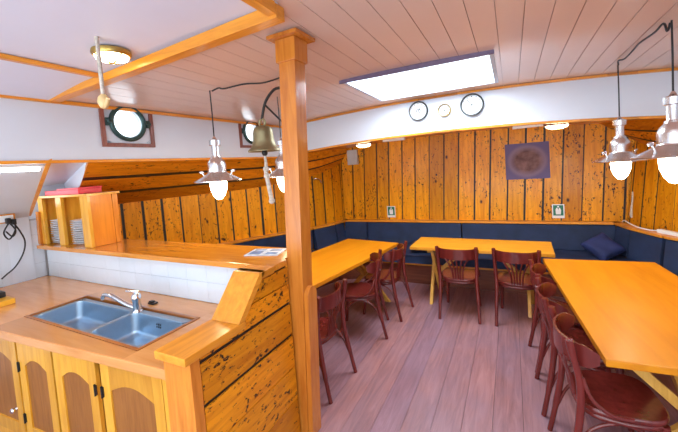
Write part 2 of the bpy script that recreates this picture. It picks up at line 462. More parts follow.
# white painted ship's side in the galley
def slopeL(y0_, y1_, zo, xo=None):
    return [Vector((hx(y0_) if xo is None else xo, y0_, zo)), Vector((TX, y1_, 2.07))]
def slope_panel(name, A, B, label):
    mb = MB(); up = Vector((-0.02, 0, 0.03))
    mb.hexa([A[0], A[1], B[1], B[0], A[0] + up, A[1] + up, B[1] + up, B[0] + up]); struct(mb.build(name, M['white']), label)
slope_panel('wall_left_galley_slope', slopeL(-1.8, -1.8, 1.56), slopeL(1.62, 1.32, 1.56), 'white sloping panel of the ship side over the galley')
slope_panel('wall_left_galley_recess', slopeL(1.625, 1.325, 1.86, -4.60), slopeL(1.99, 1.60, 1.86, -4.60), 'white panel of the ship side above the pine cupboard')
mb = MB()
A0, A1, D0 = Vector((-4.60, 1.995, 1.88)), Vector((TX, 1.605, 2.075)), Vector((hx(2.0) - 0.05, 2.0, oz(2.0) - 0.02))
mb.prism([A0, A1, D0], (0, 0.012, 0)); struct(mb.build('wall_left_galley_end', M['white']))
mb = MB(); mb.grid([[(hx(y) - 0.01, y, 0.0), (hx(y) - 0.01, y, 1.6)] for y in (-1.8, 0, 1, 1.62)])
mb.grid([[(hx(y) - 0.05, y, 0.0), (hx(y) - 0.05, y, 1.6)] for y in (-1.8, 0, 1, 1.62)])
mb.grid([[(hx(y) - 0.05, y, 0.0), (hx(y) - 0.05, y, 1.88)] for y in (1.62, 2.03)])
mb.grid([[(hx(y) - 0.08, y, 0.0), (hx(y) - 0.08, y, 1.88)] for y in (1.62, 2.03)])
struct(mb.build('wall_left_galley', M['white']))
mb = MB(); X = lambda v: 2 * MIDX - v
mb.grid([[(X(hx(y)), y, 0.0), (X(hx(y)), y, oz(y)), (X(TX), y, 2.07)] for y in (-1.8, 0, 1, 2.03)])
mb.grid([[(X(hx(y)) + .04, y, 0.0), (X(hx(y)) + .04, y, oz(y) + .04), (X(TX), y, 2.11)] for y in (-1.8, 0, 1, 2.03)])
struct(mb.build('wall_right_aft', M['white']))
# battens on the galley slope
mb = MB()
mb.bar(Vector((TX, 1.32, 2.065)), Vector((-4.49, 1.62, 1.575)), 0.03, 0.022, 0.004, (0.35, 0, 0.94))
struct(mb.build('trim_1', M['trim_x']), 'slanting wooden batten on the white galley slope')

# cabin trunk, port side with two round holes
PORT = [(1.955, 2.395), (3.66, 2.41)]; PR = 0.135
mb = MB()
def zt(): return cz(TX) + 0.01
def rect(y0, z0, y1, z1):
    mb.box(TX - 0.05, y0, z0, TX, y1, z1)
H0, H1 = 2.15, 2.54
prev = YB
for py, pz in PORT:
    ya, yb = py - 0.19, py + 0.19
    rect(prev, 2.05, ya, zt()); rect(ya, 2.05, yb, pz - 0.19)
    top = min(zt(), pz + 0.19)
    # plate with a round hole
    n = 32; inn = []; out = []
    for k in range(n):
        a = 2 * PI * (k + 0.5) / n
        cy, cz_ = math.cos(a), math.sin(a)
        q = 0.19 / max(abs(cy), abs(cz_))
        inn.append((py + PR * cy, pz + PR * cz_)); out.append((py + q * cy, min(pz + q * cz_, zt())))
    for xx in (TX, TX - 0.05):
        A = [mb.bm.verts.new((xx, *p)) for p in inn]; B = [mb.bm.verts.new((xx, *p)) for p in out]
        for k in range(n): mb.bm.faces.new((A[k], A[(k + 1) % n], B[(k + 1) % n], B[k]))
    A = [mb.bm.verts.new((TX, *p)) for p in inn]; B = [mb.bm.verts.new((TX - 0.05, *p)) for p in inn]
    for k in range(n): mb.bm.faces.new((A[k], A[(k + 1) % n], B[(k + 1) % n], B[k]))
    if zt() > pz + 0.19: rect(ya, pz + 0.19, yb, zt())
    prev = yb
rect(prev, 2.05, YF, zt())
struct(mb.build('wall_left_trunk', M['white']), 'white upper side wall with two portholes')
mb = MB(); mb.box(-1.6 - TX, YB, 2.05, -1.6 - TX + 0.05, YF, zt())
struct(mb.build('wall_right_trunk', M['white']))
# front of the trunk
mb = MB(); xs = [lerp(TX - 0.05, 1.65, i / 20) for i in range(21)]
for xa, xb in zip(xs, xs[1:]):
    mb.hexa([(xa, YF, bz(xa)), (xb, YF, bz(xb)), (xb, YF + 0.05, bz(xb)), (xa, YF + 0.05, bz(xa)), (xa, YF, cz(xa) + .02), (xb, YF, cz(xb) + .02), (xb, YF + 0.05, cz(xb) + .02), (xa, YF + 0.05, cz(xa) + .02)])
struct(mb.build('wall_front_trunk', M['white']), 'white beam above the planked bow wall')
def strip(name, zf, y0, y1, h0, h1, m, label=None):
    mb = MB()
    for xa, xb in zip(xs, xs[1:]):
        mb.hexa([(xa, y0, zf(xa) + h0), (xb, y0, zf(xb) + h0), (xb, y1, zf(xb) + h0), (xa, y1, zf(xa) + h0), (xa, y0, zf(xa) + h1), (xb, y0, zf(xb) + h1), (xb, y1, zf(xb) + h1), (xa, y1, zf(xa) + h1)])
    return struct(mb.build(name, m), label)
strip('trim_2', cz, YF - 0.03, YF - 0.001, -0.03, -0.004, M['trim_x'], 'thin wooden trim where ceiling meets the white beam')
strip('trim_3', bz, YF - 0.014, YF + 0.06, -0.028, -0.001, M['trim_x'], 'wooden trim under the white beam')
mb = MB(); mb.box(TX + 0.001, YB, cz(TX) - 0.035, TX + 0.03, YF - 0.03, cz(TX) - 0.008)
struct(mb.build('trim_4', M['trim_y']), 'thin wooden trim between left wall and ceiling')
mb = MB(); mb.box(TX - 0.02, YB, 2.035, TX + 0.02, YF, 2.058)
struct(mb.build('trim_5', M['trim_y']), 'wooden trim under the white left wall')
# underside of the foredeck
mb = MB(); rows = []
for y in (YF + 0.05, 5.0, YW):
    t = (y - YF) / (YW - YF)
    rows.append([(x_, y, (bz(x_) + 0.03 * t)) for x_ in [lerp(ix(y), 2 * MIDX - ix(y), i / 12) for i in range(13)]])
mb.grid(rows); mb.grid([[(a, b, c + 0.04) for a, b, c in r] for r in rows])
struct(mb.build('ceiling_foredeck', M['trim_x']))

# bow bulkhead boards
mb = MB(); bk = MB(); x = -3.15
while x < 1.95:
    x1 = x + 0.235; g = random.choice((0.007, 0.014, 0.018))
    f = lambda xx, z: xx + 0.055 * (z - 0.9)
    for m_, a, b, y0, y1 in ((mb, x + g, x1 - g, YW, YW + 0.03), (bk, x, x1, YW + 0.02, YW + 0.06)):
        m_.hexa([(f(a, 0), y0, 0), (f(b, 0), y0, 0), (f(b, 0), y1, 0), (f(a, 0), y1, 0), (f(a, 2.4), y0, 2.4), (f(b, 2.4), y0, 2.4), (f(b, 2.4), y1, 2.4), (f(a, 2.4), y1, 2.4)])
    x = x1
w = struct(mb.build('wall_bow', M['plank_z']), 'bow wall of knotty orange varnished planks')
bk.build('caulking', M['caulk'], w)
# aft bulkhead
mb = MB(); mb.box(-4.7, YB - 0.05, 0, 3.1, YB, 0.45); mb.box(-4.7, YB - 0.05, 2.55, 3.1, YB, 2.95)
mb.box(-4.7, YB - 0.05, 0.45, -4.3, YB, 2.55); mb.box(2.7, YB - 0.05, 0.45, 3.1, YB, 2.55)
struct(mb.build('wall_aft', M['white']), 'aft bulkhead behind the viewer with wide openings added to let in fill light')
mb = MB()
for k in range(5): mb.box(lerp(-4.3, 2.64, k / 4), YB - 0.05, 0.45, lerp(-4.3, 2.64, k / 4) + 0.06, YB, 2.55)
w = struct(mb.build('window_5', M['trim_z']), 'wide aft windows added to brighten the room from behind')  # unseen glazing added so sky light fills the room
mb = MB(); mb.box(-4.3, YB - 0.03, 0.45, 2.7, YB - 0.024, 2.55); mb.build('pane', M['glass'], w)

# ceiling boards with the bow skylight hole and an added one aft
SKY = (-1.43, -0.12, 3.05, 4.14); SKA = (-1.9, 0.7, -1.35, 0.35)
mb = MB(); gr = MB()
def ceil_piece(b, xa, xb, ya, yb, dz, th):
    b.hexa([(xa, ya, cz(xa, ya) + dz), (xb, ya, cz(xb, ya) + dz), (xb, yb, cz(xb, yb) + dz), (xa, yb, cz(xa, yb) + dz), (xa, ya, cz(xa, ya) + dz + th), (xb, ya, cz(xb, ya) + dz + th), (xb, yb, cz(xb, yb) + dz + th), (xa, yb, cz(xa, yb) + dz + th)])
x = -3.24
cuts = [SKY[0], SKY[1], SKA[0], SKA[1]]
while x < 1.64:
    x1 = x + 0.152
    seg = sorted([x, x1] + [c for c in cuts if x < c < x1])
    for sa, sb_ in zip(seg, seg[1:]):
        mid = (sa + sb_) / 2; holes = [h for h in (SKA, SKY) if h[0] <= mid <= h[1]]
        y = YB
        spans = []
        for h in holes: spans.append((y, h[2])); y = h[3]
        spans.append((y, YF + 0.04))
        ga = 0.0022 if sa == x else 0; gb = 0.0022 if sb_ == x1 else 0
        for ya, yb in spans:
            ceil_piece(mb, sa + ga, sb_ - gb, ya, yb, 0, 0.02)
            ceil_piece(gr, sa, sb_, ya, yb, 0.008, 0.03)
    x = x1
c_ = struct(mb.build('ceiling', M['ceil']), 'cream painted boarded ceiling')
gr.build('ceiling_groove', M['groove'], c_)
# plain ceiling panel over the galley
mb = MB(); xs2 = [lerp(TX + 0.03, -1.06, i / 10) for i in range(11)]
for xa, xb in zip(xs2, xs2[1:]):
    holes = SKA[0] < (xa + xb) / 2
    ceil_piece(mb, xa, xb, 0.36 if xb > SKA[0] else YB, 1.385 + 0.0583 * ((xa + xb) / 2 - TX), -0.022, 0.02)
struct(mb.build('ceiling_galley_panel', M['ceil_near']), 'plain pale ceiling panel over the galley')
BL, BR = Vector((TX, 1.345, 0)), Vector((-1.05, 1.47, 0))
mb = MB(); q = []
for z_l, z_r in ((2.512, 2.640), (2.556, 2.715)):
    q += [(BL.x, BL.y, z_l), (BR.x, BR.y, z_r), (BR.x, BR.y + 0.075, z_r), (BL.x, BL.y + 0.075, z_l)]
mb.hexa(q, 0.005)
struct(mb.build('trim_6', M['trim_x']), 'thick pine beam across the galley ceiling')
mb = MB(); mb.hexa([(-1.105, 0.40, 2.688), (-1.05, 0.40, 2.688), (-1.05, 1.468, 2.656), (-1.105, 1.468, 2.656), (-1.105, 0.40, 2.75), (-1.05, 0.40, 2.75), (-1.05, 1.468, 2.72), (-1.105, 1.468, 2.72)], 0.005)
struct(mb.build('trim_7', M['trim_y']), 'pine trim running aft from the end of the ceiling beam')
mb = MB(); xq = -2.55
mb.hexa([(xq, -1.3, cz(xq, -1.3) - .05), (xq + .04, -1.3, cz(xq, -1.3) - .05), (xq + .04, 1.37, cz(xq, 1.37) - .05), (xq, 1.37, cz(xq, 1.37) - .05), (xq, -1.3, cz(xq, -1.3) - .022), (xq + .04, -1.3, cz(xq, -1.3) - .022), (xq + .04, 1.37, cz(xq, 1.37) - .022), (xq, 1.37, cz(xq, 1.37) - .022)], 0.004)
struct(mb.build('trim_8', M['trim_y']), 'thin pine batten on the plain ceiling panel')

# skylights
def skylight(n, h, label):
    x0, x1, y0, y1 = h
    zt2 = cz((x0 + x1) / 2, y0) + 0.05; root = MB(); t = 0.028
    def side(xa, ya, xb, yb, b=root, dz=-0.012, top=None):
        P = [(xa, ya), (xb, ya), (xb, yb), (xa, yb)]
        b.hexa([(px, py, cz(px, py) + dz) for px, py in P] + [(px, py, zt2 if top is None else cz(px, py) + top) for px, py in P])
    i_ = 0.006
    side(x0 - t, y0 - t, x1 + t, y0 + i_); side(x0 - t, y1 - i_, x1 + t, y1 + t); side(x0 - t, y0 + i_, x0 + i_, y1 - i_); side(x1 - i_, y0 + i_, x1 + t, y1 - i_)
    f = struct(root.build('window_%d' % n, M['paleblue']), label)
    lip = MB(); side(x0 - 0.035, y0 - 0.05, x1 + 0.035, y0 - 0.029, lip, -0.030, 0.01)
    lip.build('lip', M['lip_shade'], f)
    g = MB(); g.box(x0 + i_, y0 + i_, zt2 - 0.007, x1 - i_, y1 - i_, zt2 - 0.001); g.build('pane', M['glass'], f)
skylight(1, SKY, 'bright rectangular skylight in the boarded ceiling')
skylight(2, SKA, 'unseen skylight added behind the viewer to light the galley')  # second opening is added, out of view, for overhead fill

# portholes
for i, (py, pz) in enumerate(PORT):
    n = MB()
    ang = [2 * PI * k / 32 for k in range(32)]
    n.tube([(TX + 0.012, py + 0.152 * math.cos(a), pz + 0.152 * math.sin(a)) for a in ang], 0.022, 8, True)
    w = struct(n.build('window_%d' % (3 + i), M['verd']), 'round porthole in a square red-brown frame, ' + ('left one' if i == 0 else 'partly behind the bell'))
    g = MB(); g.lathe([(0.0, -0.03), (PR, -0.03), (PR, -0.024), (0, -0.024)], 32, (TX, py, pz), 'X'); g.build('pane', M['glass'], w)
    for s_ in (-1, 1):
        l = MB(); l.box(TX, py + s_ * 0.19 - 0.018, pz - 0.035, TX + 0.03, py + s_ * 0.19 + 0.018, pz + 0.035, 0.006)
        l.tube([(TX + 0.03, py + s_ * 0.165, pz), (TX + 0.05, py + s_ * 0.2, pz)], 0.012, 8)
        l.build('latch', M['verd'], w)
    fr = MB(); a, b, zb, ztp = py - 0.245, py + 0.245, pz - 0.225, cz(TX) - 0.037
    fr.box(TX + 0.001, a, zb, TX + 0.022, a + 0.035, ztp, 0.003); fr.box(TX + 0.001, b - 0.035, zb, TX + 0.022, b, ztp, 0.003)
    fr.box(TX + 0.001, a + 0.035, zb, TX + 0.022, b - 0.035, zb + 0.035, 0.003)
    fr.build('window_frame', M['frame_red'], w)

# ------------------------------------------------------------------ half wall between galley and mess
PXO = -1.365                                  # outer face of the end panel
hw = thing('bar_partition', 'half wall with pine ledge, white tiles and planked end panel beside the post', 'partition', (-2.9, 1.85, 0))
def L(o): o.matrix_parent_inverse = Matrix.Translation(-Vector((-2.9, 1.85, 0))); return o
HX0 = hx(1.8) + 0.012
mb = MB(); mb.box(HX0, 1.735, 0.0, -1.50, 1.94, 1.209)
L(mb.build('wall_core', M['plank_z'], hw))
mb = MB()
for r in range(2):
    x = HX0 + 0.004
    while x < -1.57:
        xb = min(x + 0.22, -1.558)
        mb.box(x + 0.001, 1.722, 0.903 + r * 0.153, xb - 0.001, 1.733, 0.903 + r * 0.153 + 0.151); x = xb
L(mb.build('tiles', M['tile'], hw))
mb = MB(); mb.box(HX0, 1.7285, 0.902, -1.558, 1.7345, 1.209); L(mb.build('grout', M['grout'], hw))
mb = MB(); mb.prism([(HX0, 1.645, 1.211), (PXO, 1.645, 1.211), (PXO, 1.80, 1.211), (-1.40, 1.80, 1.211), (-1.40, 2.08, 1.211), (HX0, 2.08, 1.211)], (0, 0, 0.039), 0.006); L(mb.build('ledge_board', M['ledge'], hw))
# end panel: boards with black seams
CT = 1.03                                   # top of the low cap board
mb = MB(); bk = MB(); zs = [0.0, 0.29, 0.515, 0.735, 0.955, 1.09, 1.209]; gp = [.004, .003, .003, .012, .012, .003, .010]
ydg = lambda z: 1.335 + 0.22 * (z - CT) / 0.22
for (za, zb), (ga, gb) in zip(zip(zs, zs[1:]), zip(gp, gp[1:])):
    a_, b_ = za + ga, zb - gb
    pts = [(PXO, 1.06 if a_ < 0.98 else ydg(a_), a_), (PXO, 1.795, a_), (PXO, 1.795, b_), (PXO, ydg(b_) if b_ > 0.985 else 1.06, b_)]
    if a_ < 0.98 and b_ > 0.985:
        pts = [(PXO, 1.06, a_), (PXO, 1.795, a_), (PXO, 1.795, b_), (PXO, ydg(b_), b_), (PXO, ydg(0.986), 0.986), (PXO, 1.06, 0.986)]
    mb.prism(pts, (-0.03, 0, 0))
L(mb.build('end_panel', M['panel_y'], hw))
bk.prism([(PXO - 0.012, 1.06, 0), (PXO - 0.012, 1.795, 0), (PXO - 0.012, 1.795, 1.209), (PXO - 0.012, 1.515, 1.209), (PXO - 0.012, 1.30, 0.985), (PXO - 0.012, 1.06, 0.985)], (-0.06, 0, 0))
L(bk.build('panel_seam', M['caulk'], hw))
PXI = -1.555
mb = MB(); mb.box(PXI, 1.0, 0.0, PXO + 0.003, 1.055, CT - 0.043, 0.004); L(mb.build('end_post', M['trim_z'], hw))
mb = MB(); mb.box(PXI - 0.012, 0.965, CT - 0.042, PXO + 0.018, 1.36, CT, 0.007)
L(mb.build('cap_board', M['trim_y'], hw))
mb = MB()
mb.hexa([(PXI, 1.305, CT + .001), (PXO + 0.018, 1.305, CT + .001), (PXO + 0.018, 1.355, CT + .001), (PXI, 1.355, CT + .001),
         (PXI, 1.505, 1.252), (PXO + 0.018, 1.505, 1.252), (PXO + 0.018, 1.565, 1.252), (PXI, 1.565, 1.252)], 0.005)
mb.box(PXI, 1.52, 1.211, PXO + 0.018, 1.643, 1.252, 0.005)
L(mb.build('sloping_board', M['trim_y'], hw))
mb = MB(); mb.prism([(PXI, 1.06, 0.0), (PXI, 1.733, 0.0), (PXI, 1.733, 1.209), (PXI, 1.53, 1.209), (PXI, 1.33, CT - .045), (PXI, 1.06, CT - .045)], (0.05, 0, 0))
L(mb.build('inner_panel', M['trim_z'], hw))
# left wall tiles
mb = MB()
for r in range(4):
    y = -0.4
    while y < 1.70:
        yb = min(y + 0.22, 1.72); mb.box(hx(1) + 0.0, y + 0.001, 0.903 + r * 0.153, hx(1) + 0.012, yb - 0.001, min(0.903 + r * 0.153 + 0.151, 1.53)); y = yb
struct(mb.build('wall_left_tiles', M['tile']), 'white wall tiles beside the worktop')
mb = MB(); mb.box(hx(1) - 0.02, -0.4, 0.9, hx(1) + 0.008, 1.735, 1.53); struct(mb.build('wall_left_grout', M['grout']))

# post
po = thing('support_post', 'square varnished orange post rising from floor to ceiling at the end of the bar', 'post', (-1.30, 1.875, 0))
tilt = 0.052
def lean(o): return o
mb = MB(); sh = lambda z: tilt * (z - 1.75) + 0.012
def sq(z0, z1, hw_, b=0.006):
    mb.hexa([(sx * hw_ + sh(z), sy * hw_, z) for z in (z0, z1) for sx, sy in ((-1, -1), (1, -1), (1, 1), (-1, 1))], b)
sq(0.0, 2.678, 0.061, 0.004)
mb.build('shaft', M['post'], po)
mb = MB(); sq(2.535, 2.679, 0.076, 0.008); mb.build('collar', M['post'], po)
mb = MB(); sq(2.680, 2.704, 0.115, 0.005); mb.build('cap', M['post'], po)
mb = MB()
n = 12
pts = [(0.062 + sh(0), -0.055, 0.0), (0.062 + sh(0), 0.055, 0.0)] + [(0.062 + sh(1.0 + 0.055 * math.sin(PI * k / n)), 0.055 * math.cos(PI * k / n), 1.0 + 0.055 * math.sin(PI * k / n)) for k in range(n + 1)]
mb.prism(pts, (0.035, 0, 0), 0.003); mb.build('backing_board', M['post'], po)

# ------------------------------------------------------------------ galley
def door(parent, x0, x1, z0, z1, y, knob=None, hinge=None):
    st = 0.075
    d = MB(); d.box(x0, y, z0, x0 + st, y + 0.024, z1, 0.003); d.box(x1 - st, y, z0, x1, y + 0.024, z1, 0.003)
    d.box(x0 + st, y, z0, x1 - st, y + 0.024, z0 + 0.09, 0.003)
    xa, xb = x0 + st, x1 - st; n = 10
    low = [(lerp(xb, xa, k / n), y, z1 - 0.155 + 0.055 * math.sin(PI * k / n)) for k in range(n + 1)]
    d.prism([(xa, y, z1), (xb, y, z1)] + low, (0, 0.024, 0), 0.002)
    o = d.build('door', M['cab'], parent)
    p = MB(); p.box(xa, y + 0.010, z0 + 0.09, xb, y + 0.016, z1 - 0.09); p.build('door_panel', M['ply'], o)
    if knob:
        k = MB(); k.lathe([(0.0, -0.036), (0.014, -0.034), (0.019, -0.025), (0.014, -0.014), (0.008, -0.008), (0.011, 0.0)], 12, (knob[0], y, knob[1]), 'Y'); k.build('knob', M['chrome'], o)
    if hinge:
        for hz in (z1 - 0.17, z0 + 0.15):
            h = MB(); h.box(hinge - 0.010, y - 0.006, hz - 0.03, hinge + 0.010, y + 0.0, hz + 0.03, 0.002)
            h.tube([(hinge, y - 0.008, hz - 0.035), (hinge, y - 0.008, hz + 0.035)], 0.006, 8)
            h.build('hinge', M['iron'], o)
    return o
CY = 0.955
GS = 0.075          # the worktop front runs slightly off square
def unit(x0, x1, doors, label):
    u = thing('base_cabinet', label, 'cabinet', ((x0 + x1) / 2, 1.34 + GS * ((x0 + x1) / 2 + 3.14), 0), GS, 'base cabinets under the worktop')
    off = Matrix.Translation((-(x0 + x1) / 2, -1.34, 0))
    for nm, bx_ in (('side_panel', (x0 + 0.004, CY + 0.026, 0.0, x0 + 0.02, 1.56, 0.735)), ('side_panel', (x1 - 0.02, CY + 0.026, 0.0, x1 - 0.004, 1.56, 0.735)),
                    ('bottom_panel', (x0 + 0.021, CY + 0.026, 0.08, x1 - 0.021, 1.545, 0.10)), ('back_panel', (x0 + 0.021, 1.546, 0.0, x1 - 0.021, 1.56, 0.735)), ('plinth', (x0 + 0.021, CY + 0.03, 0.0, x1 - 0.021, CY + 0.05, 0.079))):
        b = MB(); b.box(*bx_); o = b.build(nm, M['cab'], u); o.matrix_parent_inverse = off
    b = MB(); b.box(x0 + 0.003, CY + 0.004, 0.805, x1 - 0.003, CY + 0.025, 0.848, 0.002)
    o = b.build('rail', M['cabx'], u); o.matrix_parent_inverse = off
    for d in doors:
        o = door(u, d[0], d[1], 0.11, 0.80, CY, d[2], d[3]); o.matrix_parent_inverse = off
    return u
unit(-4.06, -3.135, [(-4.05, -3.61, None, None), (-3.60, -3.14, (-3.22, 0.30), None)], 'yellow pine base cabinet at far left of the worktop with a small round knob')
unit(-3.13, -2.245, [(-3.12, -2.715, None, -3.112), (-2.695, -2.27, None, -2.278)], 'yellow pine base cabinet under the left sink with a pair of arched doors')
u3 = unit(-2.24, -1.575, [(-2.225, -1.715, None, -2.217)], 'yellow pine base cabinet with one arched door next to the bar end post')
b = MB(); b.box(-1.71, CY, 0.0, -1.58, CY + 0.024, 0.80, 0.003); o = b.build('stile', M['cab'], u3); o.matrix_parent_inverse = Matrix.Translation((1.9075, -1.34, 0))

wt = MB()
SX0, SX1, SY0, SY1 = -3.28, -1.90, 1.08, 1.51
wy = lambda x_: 0.907 + GS * (x_ + 3.14)
WR = -1.556
for a_, b_ in ((-4.515, SX0), (SX1, WR)):
    wt.prism([(a_, wy(a_), 0.86), (b_, wy(b_), 0.86), (b_, 1.72, 0.86), (a_, 1.72, 0.86)], (0, 0, 0.04))
wt.prism([(SX0, wy(SX0), 0.86), (SX1, wy(SX1), 0.86), (SX1, SY0, 0.86), (SX0, SY0, 0.86)], (0, 0, 0.04)); wt.box(SX0, SY1, 0.86, SX1, 1.72, 0.90)
w = wt.build('worktop', M['counter']); tag(w, 'long beech wood worktop on the yellow cabinets with the sink set into it', 'worktop')
mb = MB(); mb.prism([(-4.515, wy(-4.515) - 0.014, 0.85), (WR, wy(WR) - 0.014, 0.85), (WR, wy(WR) - 0.001, 0.85), (-4.515, wy(-4.515) - 0.001, 0.85)], (0, 0, 0.054), 0.004); mb.build('front_edging', M['counter'], w)
mb = MB(); t = 0.022
mb.box(SX0, SY0, 0.862, SX0 + t, SY1, 0.905, 0.003); mb.box(SX1 - t, SY0, 0.862, SX1, SY1, 0.905, 0.003)
mb.box(SX0 + t, SY1 - t, 0.862, SX1 - t, SY1, 0.905, 0.003); mb.box(SX0 + t, SY0, 0.862, SX1 - t, SY0 + t, 0.905, 0.003)
mb.build('sink_edging', M['sinkrim'], w)
# sink
sx0, sx1, sy0, sy1 = SX0 + t + 0.002, SX1 - t - 0.002, SY0 + t + 0.002, SY1 - t - 0.002
sk = thing('double_sink', 'double bowl steel sink set into the beech worktop', 'sink', ((sx0 + sx1) / 2, 1.28, 0.88))
off = Matrix.Translation((-(sx0 + sx1) / 2, -1.28, -0.88))
def rrect(x0, y0, x1, y1, r, z, n=5):
    out = []
    for cx, cy, a0 in ((x1 - r, y1 - r, 0), (x0 + r, y1 - r, PI / 2), (x0 + r, y0 + r, PI), (x1 - r, y0 + r, 1.5 * PI)):
        for k in range(n + 1):
            a = a0 + PI / 2 * k / n; out.append((cx + r * math.cos(a), cy + r * math.sin(a), z))
    return out
mid = -2.50
mb = MB()
ZS = 0.893
bowls = [(sx0 + 0.025, sy0 + 0.02, mid - 0.014, sy1 - 0.055), (mid + 0.014, sy0 + 0.02, sx1 - 0.025, sy1 - 0.055)]
# deck with rounded openings
for (a, b, c, d), (ox0, ox1) in zip(bowls, ((sx0, mid), (mid, sx1))):
    inn = rrect(a, b, c, d, 0.05, ZS); cx, cy = (a + c) / 2, (b + d) / 2
    outp = []
    for (px, py, pz) in inn:
        dx, dy = px - cx, py - cy
        q = min(((ox1 - cx) / dx if dx > 0 else (ox0 - cx) / dx) if abs(dx) > 1e-6 else 1e9, ((sy1 - cy) / dy if dy > 0 else (sy0 - cy) / dy) if abs(dy) > 1e-6 else 1e9)
        outp.append((cx + dx * q, cy + dy * q, ZS))
    for extra, idx in (((ox1, sy1, ZS), 0), ((ox0, sy1, ZS), 1), ((ox0, sy0, ZS), 2), ((ox1, sy0, ZS), 3)):
        k = idx * 6 + 2; outp[k] = extra; 
    A = [mb.bm.verts.new(p) for p in inn]; B = [mb.bm.verts.new(p) for p in outp]; n = len(A)
    for k in range(n): mb.bm.faces.new((A[k], A[(k + 1) % n], B[(k + 1) % n], B[k]))
o = mb.build('drainer_deck', M['steel'], sk); o.matrix_parent_inverse = off
for (a, b, c, d) in bowls:
    mb = MB(); rings = []
    for ins, z in ((0.0, ZS), (0.004, ZS - 0.01), (0.012, 0.775), (0.03, 0.752), (0.07, 0.747)):
        rings.append([mb.bm.verts.new(p) for p in rrect(a + ins, b + ins, c - ins, d - ins, 0.05, z)])
    for A, B in zip(rings, rings[1:]):
        n = len(A)
        for k in range(n): mb.bm.faces.new((A[k], A[(k + 1) % n], B[(k + 1) % n], B[k]))
    mb.bm.faces.new(rings[-1])
    o = mb.build('bowl', M['steel'], sk); o.matrix_parent_inverse = off
    dr = MB(); cx, cy = (a + c) / 2, (b + d) / 2
    dr.lathe([(0.0, 0.003), (0.03, 0.003), (0.038, 0.006), (0.042, 0.001)], 20, (cx, cy, 0.747)); q = dr.build('drain', M['chrome'], o)
    if a > mid:
        ov = MB()
        for i in range(3):
            for j in range(2): ov.lathe([(0, 0), (0.006, 0), (0.006, 0.002), (0, 0.002)], 8, (cx - 0.02 + 0.02 * i, d - 0.0125, 0.845 - 0.018 * j), 'Y')
        ov.build('overflow_holes', M['black'], o)
# faucet
fx, fy = -2.47, 1.437
fa = thing('kitchen_faucet', 'chrome single lever kitchen tap at the back of the sink', 'tap', (fx, fy, ZS))
mb = MB(); mb.lathe([(0.036, 0.001), (0.036, 0.014), (0.027, 0.022), (0.027, 0.085), (0.031, 0.092), (0.031, 0.125), (0.022, 0.138), (0, 0.14)], 20); mb.build('body', M['chrome'], fa)
mb = MB(); mb.tube(path([(-0.015, -0.01, 0.035), (-0.10, -0.03, 0.065), (-0.22, -0.05, 0.115), (-0.29, -0.06, 0.12), (-0.312, -0.062, 0.10), (-0.314, -0.062, 0.08)]), 0.0145, 10); mb.build('spout', M['chrome'], fa)
mb = MB(); mb.tube([(0.0, 0.0, 0.135), (0.0, 0.012, 0.152), (-0.01, -0.06, 0.178)], [0.017, 0.015, 0.011], 8, flat=0.6); mb.build('lever', M['chrome'], fa)
br = MB(); br.box(-2.52, 1.545, 0.9015, -2.45, 1.585, 0.915, 0.005); br.box(-2.515, 1.552, 0.915, -2.475, 1.578, 0.925, 0.004)
tag(br.build('scrub_brush', M['black']), 'small black scrubbing brush lying on the worktop behind the tap', 'brush')
# things at far left of the worktop
mb = MB(); mb.box(-4.20, 0.93, 0.9015, -3.75, 1.195, 0.945, 0.006)
bx = mb.build('bread_board', M['yellow']); tag(bx, 'thick yellow chopping board at the left edge of the worktop', 'chopping board')
mb = MB(); mb.box(-4.16, 0.95, 0.946, -3.87, 1.18, 0.995, 0.012); mb.box(-4.12, 0.98, 0.994, -3.91, 1.15, 1.003, 0.004)
tag(mb.build('black_tray', M['black']), 'flat black plastic box lying on the yellow chopping board', 'box')

# shelf cabinet on the ledge
sc = thing('shelf_cabinet', 'small pine cupboard with open plate compartments standing on the bar ledge', 'cupboard', (-3.8, 1.8, 1.25))
def part(mbx, name, mat, par=sc): return mbx.build(name, mat, par)
b0, b1 = -0.10, 0.175       # local depth
mb = MB(); mb.box(-0.715, b0 - 0.015, 0.49, 0.30, b1 + 0.01, 0.512, 0.003); part(mb, 'top_board', M['cabx'])
for xa, xb in ((-0.69, -0.595), (-0.315, -0.21), (0.145, 0.27)):
    mb = MB(); mb.box(xa, b0, 0.002, xb, b0 + 0.03, 0.489, 0.003); part(mb, 'upright', M['cab'])
for xa in (-0.68, -0.27): 
    mb = MB(); mb.box(xa, b0 + 0.031, 0.002, xa + 0.015, b1 - 0.013, 0.489); part(mb, 'divider', M['cab'])
mb = MB(); mb.box(-0.68, b1 - 0.012, 0.002, 0.235, b1, 0.489); part(mb, 'back_panel', M['cab'])
mb = MB(); mb.box(0.245, b0 + 0.031, 0.002, 0.262, b1 - 0.051, 0.489); part(mb, 'side_panel', M['cupdoor'])
mb = MB(); mb.box(0.236, b1 - 0.05, 0.002, 0.272, b1, 0.489, 0.003); part(mb, 'rear_upright', M['trim_z'])
# slanted side frame at the ship's side
mb = MB(); mb.bar((-4.495, 1.69, 1.252), (-4.475, 1.69, 1.60), 0.05, 0.03, 0.003, (0, 1, 0))
struct(mb.build('trim_9', M['trim_z']), 'upright wooden batten at the left end of the ledge')

